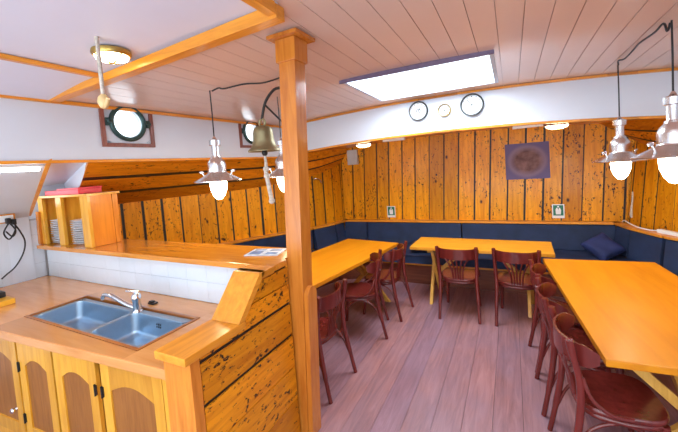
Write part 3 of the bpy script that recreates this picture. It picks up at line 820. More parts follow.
# plates: each stack counted singly
pm = MB(); pm.lathe([(0.0, 0.004), (0.06, 0.004), (0.066, 0.0), (0.072, 0.003), (0.103, 0.016), (0.107, 0.019), (0.103, 0.021), (0.07, 0.008), (0.0, 0.008)], 28, cap=False)
plate0 = pm.build('dinner_plate', M['plate'])
first = True; word = ['lowest', 'second', 'third', 'fourth', 'fifth', 'sixth', 'seventh', 'eighth', 'ninth', 'tenth', 'eleventh']
for st, (px_, nn) in enumerate(((-4.295, 11), (-3.885, 11))):
    for k in range(nn):
        o = plate0 if first else plate0.copy()
        if not first: C.objects.link(o)
        first = False
        o.location = (px_ + random.uniform(-.006, .006), 1.822 + random.uniform(-.004, .004), 1.2525 + 0.0228 * k)
        pos = 'lowest' if k == 0 else ('topmost' if k == nn - 1 else word[k] + ' from the bottom')
        tag(o, 'white china plate, %s in the %s stack of the pine cupboard' % (pos, ('left', 'right')[st]), 'plate', 'plates in the pine cupboard')
mb = MB(); mb.box(-4.36, 1.72, 1.7625, -3.70, 1.93, 1.81, 0.006)
rb = mb.build('red_box', M['red']); tag(rb, 'flat bright red box lying on top of the pine cupboard', 'box')
mb = MB(); mb.box(-4.10, 1.715, 1.8105, -3.695, 1.935, 1.826, 0.004); mb.build('lid', M['red'], rb)

# socket and cable on the left wall
def on_slope(y, t, d=0.0):
    p = Vector((lerp(-4.50, TX, t), y, lerp(1.565, 2.07, t))); nrm = Vector((0.365, 0, -0.93)).normalized(); return p + nrm * d
so = thing('power_outlet', 'white double socket in a small wooden frame on the left wall', 'socket', (-4.33, 1.33, 1.58))
mb = MB(); mb.box(-0.15, -0.13, -0.045, 0.0, 0.125, 0.042, 0.004); mb.build('frame', M['trim_y'], so)
mb = MB(); mb.box(0.001, -0.115, -0.033, 0.010, 0.108, 0.030, 0.003)
mb.build('socket_plate', M['whiteplastic'], so)
mb = MB(); mb.lathe([(0.022, 0.0), (0.025, 0.008), (0.018, 0.014), (0, 0.015)], 14, (0.0105, -0.05, 0.0), 'X'); mb.build('socket_rim', M['whiteplastic'], so)
pc = thing('plug_and_cable', 'black plugs and a looping black cable hanging from the wall socket down to the worktop', 'cable', (-4.318, 1.40, 1.565))
mb = MB(); mb.box(0.0, -0.03, -0.035, 0.045, 0.005, 0.02, 0.008); mb.build('plug', M['black'], pc)
mb = MB(); mb.box(0.0, 0.012, -0.05, 0.04, 0.045, 0.005, 0.008); mb.build('plug', M['black'], pc)
mb = MB()
mb.tube(path([(0.02, 0.03, -0.045), (-0.02, 0.08, -0.13), (-0.06, 0.12, -0.24), (-0.10, 0.11, -0.36), (-0.13, 0.05, -0.48), (-0.14, -0.02, -0.54), (-0.145, -0.06, -0.575)]), 0.007, 7)
mb.tube(path([(0.02, -0.01, -0.03), (-0.02, -0.04, -0.12), (-0.04, 0.0, -0.19), (-0.02, 0.04, -0.12), (0.0, 0.045, -0.05)]), 0.007, 7)
mb.tube(path([(0.01, 0.0, -0.03), (-0.03, 0.05, -0.11), (-0.05, 0.03, -0.17), (-0.03, -0.02, -0.11)]), 0.007, 7)
mb.build('cord', M['black'], pc)

# lit tube under the side deck
tl = thing('strip_light', 'lit white strip light under the left side deck over the galley', 'strip light', (-3.34, 0.80, 2.012))
mb = MB(); mb.box(-0.04, -0.52, 0.004, 0.04, 0.52, 0.03, 0.004); mb.build('housing', M['whiteplastic'], tl)
mb = MB(); mb.tube([(0.0, -0.5, -0.012), (0.0, 0.5, -0.012)], 0.015, 10); mb.build('tube', M['tube'], tl)

# magazines on the ledge
mb = MB()
for k, (a, dx, dy) in enumerate(((0.25, 0, 0), (0.05, 0.03, 0.02))):
    c, s_ = math.cos(a), math.sin(a); z = 1.2515 + 0.006 * k
    P = [(-0.13, -0.09), (0.13, -0.09), (0.13, 0.09), (-0.13, 0.09)]
    q = [(-1.64 + dx + c * u - s_ * v, 1.92 + dy + s_ * u + c * v) for u, v in P]
    mb.hexa([(u, v, z) for u, v in q] + [(u, v, z + 0.005) for u, v in q])
    break
mg = mb.build('magazine', M['paper']); tag(mg, 'open printed brochure lying on the bar ledge by the post', 'brochure')
mb = MB()
for (u0, v0, u1, v1) in ((-0.11, -0.07, -0.02, 0.02), (0.02, -0.07, 0.11, -0.01), (0.02, 0.02, 0.11, 0.07), (-0.11, 0.04, -0.02, 0.07)):
    c, s_ = math.cos(0.25), math.sin(0.25)
    q = [(-1.64 + c * u - s_ * v, 1.92 + s_ * u + c * v) for u, v in ((u0, v0), (u1, v0), (u1, v1), (u0, v1))]
    mb.hexa([(u, v, 1.2567) for u, v in q] + [(u, v, 1.2573) for u, v in q])
mb.build('printed_picture', M['paperblue'], mg)

# ------------------------------------------------------------------ ceiling lamp with pull, bell
lx, ly = -2.155, 1.265; lz = cz(lx, ly) - 0.022
cl = thing('ceiling_lamp', 'round lit brass ship lamp on the plain ceiling panel with opal glass', 'lamp', (lx, ly, lz))
mb = MB(); mb.lathe([(0.105, -0.0015), (0.108, -0.02), (0.098, -0.035), (0.094, -0.035), (0.094, -0.0015)], 28); mb.build('brass_ring', M['brass'], cl)
mb = MB(); mb.lathe([(0.093, -0.03), (0.085, -0.05), (0.05, -0.066), (0, -0.07)], 28); mb.build('opal_glass', M['glow'], cl)
mb = MB()
mb.tube(bez((-0.1, 0.0, -0.034), (0, 0, -0.115), (0.1, 0, -0.034)), 0.005, 6); mb.tube(bez((0.0, -0.1, -0.034), (0, 0, -0.115), (0.0, 0.1, -0.034)), 0.005, 6)
mb.build('guard', M['brass'], cl)
pl = thing('pull_cord', 'pale cord with a small brass anchor fob hanging beside the round ceiling lamp', 'pull cord', (-2.03, 1.12, cz(-2.03, 1.12) - 0.022))
mb = MB(); mb.tube(path([(0, 0, -0.001), (0.0, 0, -0.08), (0.0, 0.0, -0.32)]), 0.011, 8); mb.sphere((0, 0, -0.12), 0.013, (1, 1, 1), 10); mb.build('cord', M['rope'], pl)
mb = MB(); mb.lathe([(0, -0.40), (0.018, -0.395), (0.030, -0.37), (0.028, -0.34), (0.012, -0.32), (0, -0.315)], 14); mb.tube(bez((-0.045, 0, -0.35), (0, 0, -0.43), (0.045, 0, -0.35)), 0.012, 8); mb.build('fob', M['fob'], pl)

be = thing('ship_bell', 'dull bronze ship bell hanging from an iron bracket on the post', 'bell', (-1.60, 1.955, 1.985))
mb = MB(); mb.lathe([(0.150, 0.0), (0.150, 0.012), (0.128, 0.03), (0.108, 0.06), (0.098, 0.10), (0.094, 0.16), (0.086, 0.20), (0.06, 0.22), (0.02, 0.226), (0, 0.226)], 32, cap=False)
mb.lathe([(0.150, 0.0), (0.136, 0.003), (0.115, 0.03), (0.098, 0.06), (0.088, 0.10), (0.08, 0.19), (0, 0.21)], 32, cap=False); o = mb.build('bell_body', M['bell'], be); o.scale = (0.78, 0.78, 0.82); o.location = (0, 0, 0.01)
mb = MB(); mb.tube([(0.026 * math.cos(a), 0, 0.218 + 0.026 * math.sin(a)) for a in [2 * PI * k / 16 for k in range(16)]], 0.009, 8, True); mb.build('crown_loop', M['bell'], be)
mb = MB(); mb.tube([(0, 0, 0.175), (0, 0, 0.0)], 0.006, 6); mb.sphere((0, 0, 0.0), 0.022, (1, 1, 1.2)); mb.build('clapper', M['iron'], be)
mb = MB(); mb.tube(path([(0.247, -0.035, 0.42), (0.15, -0.02, 0.43), (0.05, -0.005, 0.36), (0.0, 0, 0.242)]), 0.010, 8)
mb.tube([(0.237, -0.03, 0.16), (0.04, 0.0, 0.34)], 0.007, 8); mb.tube(path([(0.240, -0.03, 0.42), (0.240, -0.03, 0.28), (0.235, -0.03, 0.14)]), 0.008, 8); mb.build('bracket', M['iron'], be)
mb = MB(); mb.tube(path([(0, 0, -0.02), (0.003, 0.0, -0.08), (-0.003, 0, -0.14), (0.012, 0.0, -0.25), (0.03, 0.0, -0.36)]), [0.010] * 6 + [0.012] * 6 + [0.015] * 13, 8)
for z, x_ in ((-0.12, 0.0), (-0.17, 0.002), (-0.355, 0.028)): mb.sphere((x_, 0, z), 0.023, (1, 1, 1.0), 10)
mb.build('bell_rope', M['rope'], be)

# ------------------------------------------------------------------ pendant lamps
def make_pendant(cord):
    r = thing('pendant_lamp', '', 'pendant lamp', (0, 0, 0), 0, 'aluminium pendant lamps')
    mb = MB(); mb.lathe([(0.213, 0.0), (0.214, 0.006), (0.13, 0.05), (0.085, 0.075), (0.082, 0.09), (0.082, 0.15), (0.070, 0.185), (0.048, 0.21), (0.046, 0.225), (0.0, 0.225)], 36, cap=False)
    mb.lathe([(0.213, 0.0), (0.128, 0.042), (0.08, 0.068), (0.075, 0.15), (0.0, 0.20)], 36, cap=False)
    mb.build('shade', M['lampmetal'], r)
    mb = MB(); mb.lathe([(0.046, 0.225), (0.034, 0.235), (0.034, 0.325), (0.050, 0.33), (0.050, 0.375), (0.02, 0.385), (0.008, 0.41), (0, 0.41)], 24); mb.build('neck', M['lampmetal'], r)
    for s_ in (-1, 1):
        mb = MB(); mb.tube([(s_ * 0.12, 0, 0.05), (s_ * 0.14, 0, 0.085)], 0.008, 8); mb.sphere((s_ * 0.145, 0, 0.09), 0.014, (1.6, 0.6, 1)); mb.build('wing_screw', M['lampmetal'], r)
    mb = MB(); mb.lathe([(0, -0.170), (0.024, -0.162), (0.05, -0.13), (0.070, -0.075), (0.076, -0.02), (0.070, 0.03), (0.06, 0.05), (0, 0.05)], 24); mb.build('bulb', M['bulb'], r)
    return r
pend = [(-2.40, 2.24, 1.79, 'aluminium pendant lamp hanging over the bar left of the bell', 0.38),
        (-2.16, 2.92, 1.78, 'aluminium pendant lamp half hidden behind the post and bell rope', 0.38),
        (0.895, 3.95, 1.70, 'aluminium pendant lamp over the far end of the right table, nearer the bow wall', 0.5),
        (0.915, 2.86, 1.75, 'aluminium pendant lamp at the right edge of the photo over the long table', 0.6)]
p0 = None
for i, (x_, y_, z_, lab, _) in enumerate(pend):
    o = make_pendant(0) if p0 is None else copy_tree(p0)
    if p0 is None: p0 = o
    o.location = (x_, y_, z_); o['label'] = lab; o.rotation_euler = (0, 0, 0.45)
for i, (x_, y_, z_, lab, _) in enumerate(pend):
    top = cz(x_, y_) - 0.001; h = top - z_
    mb = MB(); mb.tube([(0, 0, 0.405), (0.002, 0, (h + 0.4) / 2), (0.0, 0, h - 0.02)], 0.006, 6)
    mb.build('cord', M['black'], [o for o in C.objects if o.get('label') == lab][0])
# slack leads on the ceiling
def lead(pts, label):
    mb = MB(); mb.tube(path(pts), 0.007, 6); tag(mb.build('lamp_lead', M['black']), label, 'cable')
c0 = lambda x_, y_, d=0.0: (x_, y_, cz(x_, y_) - 0.009 - d)
lead([c0(-2.385, 2.25, .02), c0(-2.33, 2.28), c0(-2.28, 2.3, .015), c0(-2.12, 2.38), c0(-1.97, 2.46, .01), c0(-1.8, 2.46, .012), c0(-1.65, 2.46)], 'slack black lead along the ceiling above the left pendant lamp')
lead([c0(0.895, 3.935, .02), c0(0.88, 3.86), c0(0.89, 3.72, .02), c0(0.90, 3.5), c0(0.88, 3.3, .012), c0(0.89, 3.05, .02), c0(0.905, 2.95), c0(0.91, 2.91, .06), c0(0.915, 2.88, .02)], 'slack black lead along the ceiling joining the two right pendant lamps')

# ------------------------------------------------------------------ tables
def table(lx_, ly_, loc, rz, label, mat, long='Y'):
    """trestle table: top on two crossed leg pairs with a diagonal brace"""
    t = thing('dining_table', label, 'table', loc, rz, 'trestle dining tables')
    top = MB(); top.box(-lx_ / 2, -ly_ / 2, 0.708, lx_ / 2, ly_ / 2, 0.75, 0.010); top.build('tabletop', mat, t)
    Ln, Wd = (ly_, lx_) if long == 'Y' else (lx_, ly_)
    def V(a, b, z): return (b, a, z) if long == 'Y' else (a, b, z)
    for e in (-1, 1):
        a = e * (Ln / 2 - 0.24); hw_ = Wd / 2 - 0.09
        for s_ in (-1, 1):
            mb = MB(); aa = a + s_ * 0.019
            p = [V(aa - 0.018, s_ * hw_ - 0.045, 0.0), V(aa - 0.018, s_ * hw_ + 0.03, 0.0), V(aa - 0.018, -s_ * (hw_ - 0.04) + 0.045, 0.665), V(aa - 0.018, -s_ * (hw_ - 0.04) - 0.03, 0.665)]
            d = Vector(V(0.036, 0, 0)); mb.prism(p, d, 0.003); mb.build('leg', M['tleg'], t)
        mb = MB(); q0 = V(a - 0.037, -hw_ - 0.02, 0.666); q1 = V(a + 0.037, hw_ + 0.02, 0.707); mb.box(*[min(i, j) for i, j in zip(q0, q1)], *[max(i, j) for i, j in zip(q0, q1)], 0.003); mb.build('bearer', M['tleg'], t)
        mb = MB(); mb.bar(V(a - e * 0.045, 0, 0.36), V(a - e * 0.42, 0, 0.698), 0.04, 0.045, 0.003); mb.build('brace', M['tleg'], t)
    mb = MB(); q0 = V(-Ln / 2 + 0.20, -0.03, 0.30); q1 = V(Ln / 2 - 0.20, 0.03, 0.345)
    return t
table(1.58, 0.57, (-0.41, 4.44, 0), math.radians(-1.5), 'smaller trestle table with pale amber top in front of the bow bench', M['table_x'], 'X')
a1 = math.radians(-9.5)
table(0.84, 2.04, (-1.985, 3.415, 0), a1, 'long amber trestle table on the left behind the bar post', M['table_y'])
a2 = math.radians(4.6)
table(0.90, 1.86, (0.765, 3.06, 0), a2, 'long amber trestle table on the right with a plain glossy top', M['table_y'])

# ------------------------------------------------------------------ chairs (front towards +Y)
def make_chair():
    r = thing('cafe_chair', '', 'chair', (0, 0, 0), 0, 'mahogany cafe chairs')
    m = M['chair']
    # seat
    mb = MB(); n = 28; pts = []
    for k in range(n):
        a = 2 * PI * k / n
        ca, sa = math.cos(a), math.sin(a)
        e = 0.62
        xx = 0.205 * math.copysign(abs(ca) ** e, ca) * (1.0 + 0.08 * sa); yy = 0.205 * math.copysign(abs(sa) ** e, sa)
        pts.append((xx, yy + 0.01))
    rings = []
    for sc_, z in ((0.98, 0.430), (1.0, 0.437), (1.0, 0.450), (0.97, 0.458), (0.80, 0.455), (0.4, 0.449)):
        rings.append([mb.bm.verts.new((p[0] * sc_, 0.01 + (p[1] - 0.01) * sc_, z)) for p in pts])
    for A, B in zip(rings, rings[1:]):
        for k in range(n): mb.bm.faces.new((A[k], A[(k + 1) % n], B[(k + 1) % n], B[k]))
    mb.bm.faces.new(rings[0][::-1]); mb.bm.faces.new(rings[-1])
    mb.build('seat', m, r)
    mb = MB(); mb.tube([(p[0] * 0.90, 0.01 + (p[1] - .01) * 0.90, 0.412) for p in pts], 0.018, 8, True); mb.build('seat_frame', m, r)
    # rear posts
    for s_ in (-1, 1):
        mb = MB(); mb.tube(path([(s_ * 0.215, -0.275, 0.0), (s_ * 0.207, -0.235, 0.20), (s_ * 0.198, -0.200, 0.42), (s_ * 0.205, -0.195, 0.60), (s_ * 0.210, -0.225, 0.76), (s_ * 0.211, -0.240, 0.842)]), [0.0165] * 6 + [0.0195] * 6 + [0.020] * 7 + [0.018] * 6 + [0.020] * 6, 10)
        mb.build('back_leg', m, r)
        mb = MB(); mb.tube(path([(s_ * 0.165, 0.170, 0.42), (s_ * 0.178, 0.185, 0.22), (s_ * 0.190, 0.215, 0.0)]), [0.020] * 6 + [0.0175] * 6 + [0.015], 10)
        mb.build('front_leg', m, r)
        mb = MB(); mb.tube(path([(s_ * 0.207, -0.185, 0.64), (s_ * 0.222, -0.150, 0.54), (s_ * 0.222, -0.07, 0.47), (s_ * 0.205, 0.03, 0.447)]), 0.011, 8); mb.build('hip_brace', m, r)
        mb = MB(); mb.tube(path([(s_ * 0.203, -0.225, 0.20), (s_ * 0.193, -0.15, 0.35), (s_ * 0.18, 0.0, 0.402), (s_ * 0.172, 0.12, 0.33), (s_ * 0.178, 0.182, 0.20)]), 0.010, 8); mb.build('side_arch', m, r)
    mb = MB(); mb.tube(path([(-0.176, 0.19, 0.20), (-0.13, 0.175, 0.33), (0, 0.16, 0.402), (0.13, 0.175, 0.33), (0.176, 0.19, 0.20)]), 0.010, 8); mb.build('front_arch', m, r)
    # curved top rail
    mb = MB(); N = 18; R = 0.235
    def Pr(t, z, d):
        a = lerp(-math.radians(86), math.radians(86), t)
        rr = R + d
        return (0.94 * rr * math.sin(a), -0.235 - 0.055 - 0.0 + (R - 0.235) + (1 - math.cos(a)) * 0.155 * (rr / R) - d * max(0, math.cos(a)) + 0.03, z)
    rows = []
    for i in range(N + 1):
        t = i / N; edge = min(1, min(t, 1 - t) / 0.13); hgt = 0.055 + 0.062 * math.sin(edge * PI / 2); zc = 0.755
        lean_ = -0.012
        zt_, zb_ = zc + hgt / 2, zc - hgt / 2
        q = [Pr(t, zb_, -0.007), Pr(t, zb_, 0.007), Pr(t, zt_, 0.009), Pr(t, zt_, -0.005)]
        q = [Vector(v) for v in q]
        rows.append([mb.bm.verts.new(v) for v in q])
    for A, B in zip(rows, rows[1:]):
        for k in range(4): mb.bm.faces.new((A[k], A[(k + 1) % 4], B[(k + 1) % 4], B[k]))
    mb.bm.faces.new(rows[0]); mb.bm.faces.new(rows[-1][::-1])
    mb.build('top_rail', m, r)
    for j in range(5):
        f = (j - 2) / 2
        mb = MB(); mb.tube(path([(0.050 * f, -0.190, 0.445), (0.058 * f, -0.205, 0.55), (0.085 * f, -0.235, 0.64), (0.125 * f, -0.258 + 0.018 * f * f, 0.71)]), 0.0115, 8, flat=0.55); mb.build('back_slat', m, r)
    return r
chairs = [(-0.60, 4.135, 0.02, 'mahogany cafe chair at the small bow table, left one seen from behind'),
          (0.01, 4.135, -0.04, 'mahogany cafe chair at the small bow table, right one seen from behind'),
          (-1.60, 2.40, PI / 2 - 0.05, 'mahogany cafe chair at the left table, nearest the post'),
          (-1.565, 3.36, PI / 2 + 0.30, 'mahogany cafe chair turned a little, in the middle of the left table'),
          (-1.470, 3.88, PI / 2 - 0.05, 'mahogany cafe chair at the far end of the left table'),
          (0.45, 2.30, -PI / 2 + 0.10, 'mahogany cafe chair nearest the viewer with its glossy seat showing under the right table'),
          (0.395, 2.84, -PI / 2 + 0.04, 'mahogany cafe chair in the middle of the row along the right table'),
          (0.375, 3.36, -PI / 2 + 0.08, 'mahogany cafe chair at the far end of the row along the right table')]
c0_ = None
for x_, y_, rz, lab in chairs:
    o = make_chair() if c0_ is None else copy_tree(c0_)
    if c0_ is None: c0_ = o
    o.location = (x_, y_, 0); o.rotation_euler = (0, 0, rz); o['label'] = lab

# ------------------------------------------------------------------ benches round the bow
def bench(name, outer, inner, label):
    """outer polyline against the wall, inner polyline along the seat front"""
    root = thing(name, label, 'bench', (outer[0][0], outer[0][1], 0), 0, 'navy benches round the bow')
    off = Matrix.Translation((-outer[0][0], -outer[0][1], 0))
    def prismxy(pts, z0, z1, nm, mat, bev=0.0):
        mb = MB(); mb.prism([(x, y, z0) for x, y in pts], (0, 0, z1 - z0), bev); o = mb.build(nm, mat, root); o.matrix_parent_inverse = off; return o
    def inset(d):
        return [(lerp(o[0], i[0], d), lerp(o[1], i[1], d)) for o, i in zip(outer, inner)]
    prismxy(outer + inset(0.94)[::-1], 0.0, 0.285, 'base', M['bench'])
    prismxy(outer + inset(0.97)[::-1], 0.286, 0.32, 'front_board', M['trim_x'])
    prismxy(outer + inner[::-1], 0.321, 0.44, 'seat_cushion', M['navy'], 0.02)
    return root, off
def backrest(root, off, A, B, th, z0, z1, nm='backrest', mat=None):
    A = Vector((*A, 0)); B = Vector((*B, 0)); d = (B - A).normalized(); nrm = Vector((-d.y, d.x, 0))
    mb = MB(); a0, b0 = A + d * 0.004, B - d * 0.004
    mb.hexa([a0 + Vector((0, 0, z0)) + nrm * (th + 0.05), b0 + Vector((0, 0, z0)) + nrm * (th + 0.05), b0 + Vector((0, 0, z0)), a0 + Vector((0, 0, z0)),
             a0 + Vector((0, 0, z1)) + nrm * th, b0 + Vector((0, 0, z1)) + nrm * th, b0 + Vector((0, 0, z1)), a0 + Vector((0, 0, z1))], 0.015)
    o = mb.build(nm, mat or M['navy'], root); o.matrix_parent_inverse = off
e = 0.02
yl = [2.15, 3.0, 4.0, 4.46, 4.86]
outL = [(hx(y) + e, y) for y in yl]
inL = [(-3.35, 2.15), (-3.02, 3.0), (-2.72, 4.0), (-2.62, 4.46), (-2.52, 4.70)]
rootL, offL = bench('bench_seat', outL, inL, 'navy upholstered bench along the left side behind the left table')
for a, b in zip(outL[::-1], outL[::-1][1:]): backrest(rootL, offL, b, a, -0.07, 0.445, 0.795)
outB = [(hx(4.87) + e, 4.87), (hx(5.3) + e, 5.3), (hx(5.66) + e, 5.67), (1.22, 5.67), (-1.6 - hx(5.3) - e, 5.3), (-1.6 - hx(4.87) - e, 4.87)]
inB = [(-2.51, 4.72), (-2.3, 4.80), (-2.0, 4.86), (0.4, 4.86), (0.75, 4.80), (0.93, 4.72)]
rootB, offB = bench('bench_seat', outB, inB, 'navy upholstered bench across the bow under the planked wall')
backrest(rootB, offB, outB[1], outB[0], 0.07, 0.445, 0.795)
backrest(rootB, offB, (hx(5.5) + e, 5.55), outB[1], 0.07, 0.445, 0.795)
backrest(rootB, offB, (-2.36, 5.67), (-2.80, 5.67), 0.13, 0.445, 0.80)
backrest(rootB, offB, (-0.75, 5.67), (-2.355, 5.67), 0.09, 0.445, 0.79)
backrest(rootB, offB, (1.2, 5.67), (-0.745, 5.67), 0.09, 0.445, 0.79)
backrest(rootB, offB, outB[4], (1.25, 5.55), 0.07, 0.445, 0.795)
backrest(rootB, offB, outB[5], outB[4], 0.07, 0.445, 0.795)
outR = [(-1.6 - x_, y_) for x_, y_ in outL]; inR = [(-1.6 - x_, y_) for x_, y_ in inL]
inR = [(1.75, 2.15), (1.55, 3.0), (1.28, 4.0), (1.15, 4.46), (0.96, 4.70)]
rootR, offR = bench('bench_seat', outR, inR, 'navy upholstered bench along the right side behind the right table')
for a, b in zip(outR, outR[1:]): backrest(rootR, offR, a, b, 0.07, 0.445, 0.795)
# wooden ledge on top of the backrests
def ledge(name, pts, w, label):
    mb = MB()
    for a, b in zip(pts, pts[1:]):
        A = Vector((*a, 0)); B = Vector((*b, 0)); d = (B - A).normalized(); nr = Vector((-d.y, d.x, 0)) * w
        mb.hexa([A + Vector((0, 0, .80)), B + Vector((0, 0, .80)), B + nr + Vector((0, 0, .80)), A + nr + Vector((0, 0, .80)), A + Vector((0, 0, .83)), B + Vector((0, 0, .83)), B + nr + Vector((0, 0, .83)), A + nr + Vector((0, 0, .83))], 0.004)
    struct(mb.build(name, M['trim_x']), label)
ledge('trim_10', [(hx(y) + 0.002, y) for y in (5.68, 5.3, 4.86, 4.46, 4.0, 3.0, 2.1)][::-1], -0.11, 'pine rail above the left bench back')
ledge('trim_11', [(-2.85, 5.695), (1.25, 5.695)], -0.125, 'pine rail above the bow bench back')
ledge('trim_12', [(-1.6 - hx(y) - 0.002, y) for y in (2.1, 3.0, 4.0, 4.46, 4.86, 5.3, 5.68)], 0.11, 'pine rail above the right bench back')

# cushions
def pillow(loc, sx, sy, sz, rot, mat, label):
    mb = MB(); n = 16; rows = []
    for s_ in (1, -1):
        rows = []
        for i in range(n + 1):
            r_ = []
            for j in range(n + 1):
                u, v = i / n * 2 - 1, j / n * 2 - 1
                pin = 1 - 0.10 * (u * u * (1 - v * v) + v * v * (1 - u * u))
                h = max(0.0, (1 - u ** 4) * (1 - v ** 4)) ** 0.5
                r_.append((u * sx / 2 * (1 - 0.09 * (1 - v * v) * 0 - 0.07 * (1 - abs(v)) * abs(u)), v * sy / 2 * (1 - 0.07 * (1 - abs(u)) * abs(v)), s_ * h * sz / 2 + 0.008 * math.sin(5 * u + 3 * v)))
            rows.append(r_)
        mb.grid(rows)
    bmesh.ops.remove_doubles(mb.bm, verts=mb.bm.verts[:], dist=0.0008)
    o = mb.build('pillow', mat); o.rotation_mode = 'ZXY'; o.location = loc; o.rotation_euler = rot
    tag(o, label, 'cushion')
pillow((0.985, 5.24, 0.575), 0.34, 0.34, 0.16, (math.radians(40), math.radians(4), math.radians(40)), M['navy_b'], 'blue cushion leaning on the bow bench back behind the right table')
pillow((-1.25, 5.15, 0.515), 0.42, 0.40, 0.13, (0.06, 0.03, 0.2), M['navy_d'], 'dark navy cushion lying flat on the bow bench left of the small table')

# ------------------------------------------------------------------ on the bow wall and the white beam
def dial(x_, z_, R, kind, label):
    g = thing('wall_gauge', label, 'gauge', (x_, YF - 0.001, z_), 0, 'round dials on the white beam')
    mb = MB(); mb.lathe([(R * 0.96, 0.0), (R, -0.02), (R, -0.045), (R * 0.93, -0.055), (R * 0.86, -0.052), (R * 0.86, -0.03), (0, -0.03)], 36, (0, 0, 0), 'Y', False); mb.build('case', M['dark'] if kind != 'small' else M['brass'], g)
    mb = MB(); mb.lathe([(0, -0.032), (R * 0.855, -0.032)], 36, (0, 0, 0), 'Y', False); mb.lathe([(0, -0.030), (R * 0.855, -0.030)], 36, (0, 0, 0), 'Y', False); mb.build('dial_face', M['dial'], g)
    mb = MB()
    for k in range(12):
        a = 2 * PI * k / 12; mb.bar((R * 0.68 * math.sin(a), -0.0335, R * 0.68 * math.cos(a)), (R * 0.79 * math.sin(a), -0.0335, R * 0.79 * math.cos(a)), 0.006 if k % 3 else 0.010, 0.002, 0, (0, 1, 0))
    mb.lathe([(R * 0.775, -0.033), (R * 0.775, -0.0345), (R * 0.795, -0.0345), (R * 0.795, -0.033)], 36, (0, 0, 0), 'Y', False)
    if kind == 'hub':
        mb.lathe([(R * 0.25, -0.033), (R * 0.25, -0.035), (R * 0.16, -0.035), (R * 0.16, -0.033)], 24, (0, 0, 0), 'Y', False)
    mb.build('dial_mark', M['dark'], g)
    mb = MB(); hands = {'hub': [(0.6, 0.5)], 'small': [(2.4, 0.5)], 'clock': [(4.0, 0.42), (5.6, 0.62)]}[kind]
    for a, l in hands: mb.bar((0, -0.036, 0), (R * l * math.sin(a), -0.036, R * l * math.cos(a)), 0.008, 0.002, 0, (0, 1, 0))
    mb.lathe([(0, -0.0385), (0.010, -0.0385), (0.010, -0.034)], 12, (0, 0, 0), 'Y', False); mb.build('hand', M['dark'], g)
dial(-1.045, 2.48, 0.125, 'hub', 'round dark-rimmed gauge on the white beam, left of the three')
dial(-0.72, 2.445, 0.080, 'small', 'small brass-rimmed dial on the white beam between two larger ones')
dial(-0.395, 2.465, 0.135, 'clock', 'round dark-rimmed clock on the white beam, right of the three')

def bulkhead_lamp(x_, label):
    z_ = bz(x_) - 0.022
    r = thing('bulkhead_lamp', label, 'lamp', (x_, 4.72, z_ + 0.032), 0, 'oval lamps under the foredeck')
    mb = MB(); mb.lathe([(0.130, -0.001), (0.135, -0.02), (0.132, -0.046), (0.0, -0.046)], 32); o = mb.build('lamp_base', M['frame_red'], r); o.scale = (1, 0.62, 1)
    mb = MB(); mb.lathe([(0.118, -0.047), (0.105, -0.070), (0.065, -0.086), (0, -0.090)], 32); o = mb.build('opal_glass', M['glow'], r); o.scale = (1, 0.62, 1)
    mb = MB()
    for k in (-0.5, 0, 0.5): mb.tube(bez((k * 0.14, -0.070, -0.047), (k * 0.14, 0, -0.150), (k * 0.14, 0.070, -0.047)), 0.005, 6)
    mb.tube(bez((-0.120, 0, -0.047), (0, 0, -0.150), (0.120, 0, -0.047)), 0.005, 6); mb.build('guard', M['brass'], r)
bulkhead_lamp(-1.97, 'oval lit lamp under the white beam at the left, near the grey box')
bulkhead_lamp(0.49, 'oval lit lamp under the white beam above the purple picture')
for x_, y_, lab in ((-1.56, 4.93, 'unlit white strip under the white beam on the left'), (0.20, 4.88, 'unlit white strip under the white beam beside the right oval lamp')):
    mb = MB(); z_ = bz(x_) - 0.005; mb.box(x_ - 0.17, y_ - 0.03, z_ - 0.028, x_ + 0.17, y_ + 0.03, z_ + 0.012, 0.004)
    mm = mb.build('strip_light', M['whiteplastic']); tag(mm, lab, 'strip light')
# picture
mb = MB(); mb.box(-0.285, -0.006, -0.265, 0.285, 0.006, 0.265, 0.001)
pi_ = mb.build('wall_picture', M['poster'], None, (0.205, YW - 0.008, 1.715)); tag(pi_, 'square purple print of a pale round disc on the bow wall', 'picture')
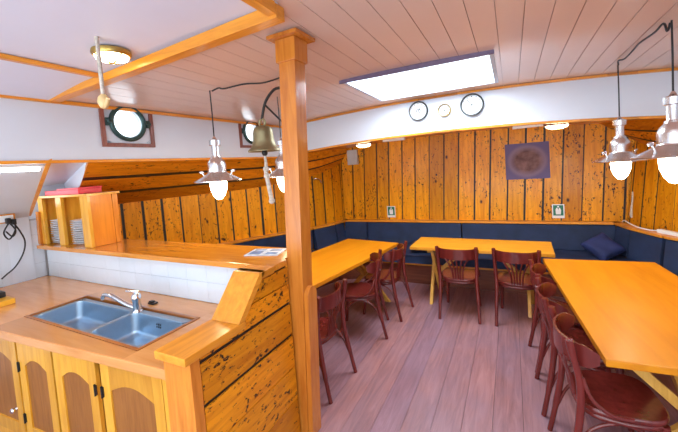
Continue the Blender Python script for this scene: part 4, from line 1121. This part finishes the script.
# safety signs
def sign(x_, z_, label):
    s_ = thing('safety_sign', label, 'sign', (x_, YW - 0.001, z_), 0, 'life jacket signs')
    mb = MB(); mb.box(-0.075, -0.004, -0.10, 0.075, -0.0, 0.10, 0.001); mb.build('sign_board', M['whiteplastic'], s_)
    mb = MB(); mb.box(-0.062, -0.0055, -0.062, 0.062, -0.0041, 0.088); mb.build('green_field', M['green'], s_)
    mb = MB()
    pts = [(-0.030, -0.045), (0.030, -0.045), (0.034, 0.02), (0.022, 0.05), (0.010, 0.05), (0.0, 0.02), (-0.010, 0.05), (-0.022, 0.05), (-0.034, 0.02)]
    mb.prism([(a, -0.0056, b) for a, b in pts], (0, -0.001, 0)); mb.lathe([(0, -0.0056), (0.012, -0.0056), (0.012, -0.0066), (0, -0.0066)], 12, (0, 0, 0.066), 'Y'); mb.build('life_jacket_symbol', M['whiteplastic'], s_)
sign(-1.935, 0.965, 'small green and white life jacket sign on the bow wall at the left')
sign(0.57, 0.965, 'small green and white life jacket sign on the bow wall below the purple picture')
# junction box, wall hook, rope, cable, power strip
mb = MB(); mb.box(-2.70, YW - 0.06, 1.85, -2.50, YW - 0.001, 2.12, 0.006)
jb = mb.build('junction_box', M['greybox']); tag(jb, 'grey-white box high on the bow wall at the left corner', 'box')
mb = MB(); mb.box(-2.69, YW - 0.066, 1.86, -2.51, YW - 0.0605, 2.11, 0.003); mb.build('cover', M['greybox'], jb)
yk = 5.0; hk = MB(); hk.tube(path([(hx(yk) + 0.002, yk, 1.64), (hx(yk) + 0.05, yk, 1.66), (hx(yk) + 0.08, yk + 0.08, 1.63), (hx(yk) + 0.08, yk + 0.12, 1.58)]), [0.018] * 6 + [0.014] * 13, 8)
tag(hk.build('wall_hook', M['chrome']), 'shiny metal hook on the left planked wall just right of the post', 'hook')
mb = MB(); mb.tube(path([(1.345, 5.45, 1.25), (1.340, 5.44, 1.15), (1.335, 5.46, 1.05), (1.325, 5.43, 0.93), (1.325, 5.47, 0.96), (1.335, 5.46, 1.08)]), 0.009, 7)
tag(mb.build('hanging_cord', M['rope']), 'pale cord hanging on the planked wall in the right corner', 'cord')
def xr(y): return -1.6 - hx(y)
mb = MB(); mb.tube(path([(1.27, 5.60, 0.838), (1.27, 5.52, 0.87), (1.30, 5.40, 0.85), (1.33, 5.25, 0.838), (1.39, 5.08, 0.838), (1.445, 5.02, 0.842)]), 0.007, 7)
tag(mb.build('white_cable', M['whiteplastic']), 'white cable trailing along the pine rail in the right corner', 'cable')
ps = MB(); ps.bar((1.45, 4.98, 0.851), (1.60, 4.70, 0.851), 0.055, 0.04, 0.008)
o = ps.build('power_strip', M['whiteplastic']); tag(o, 'white power strip lying on the pine rail of the right bench', 'power strip')
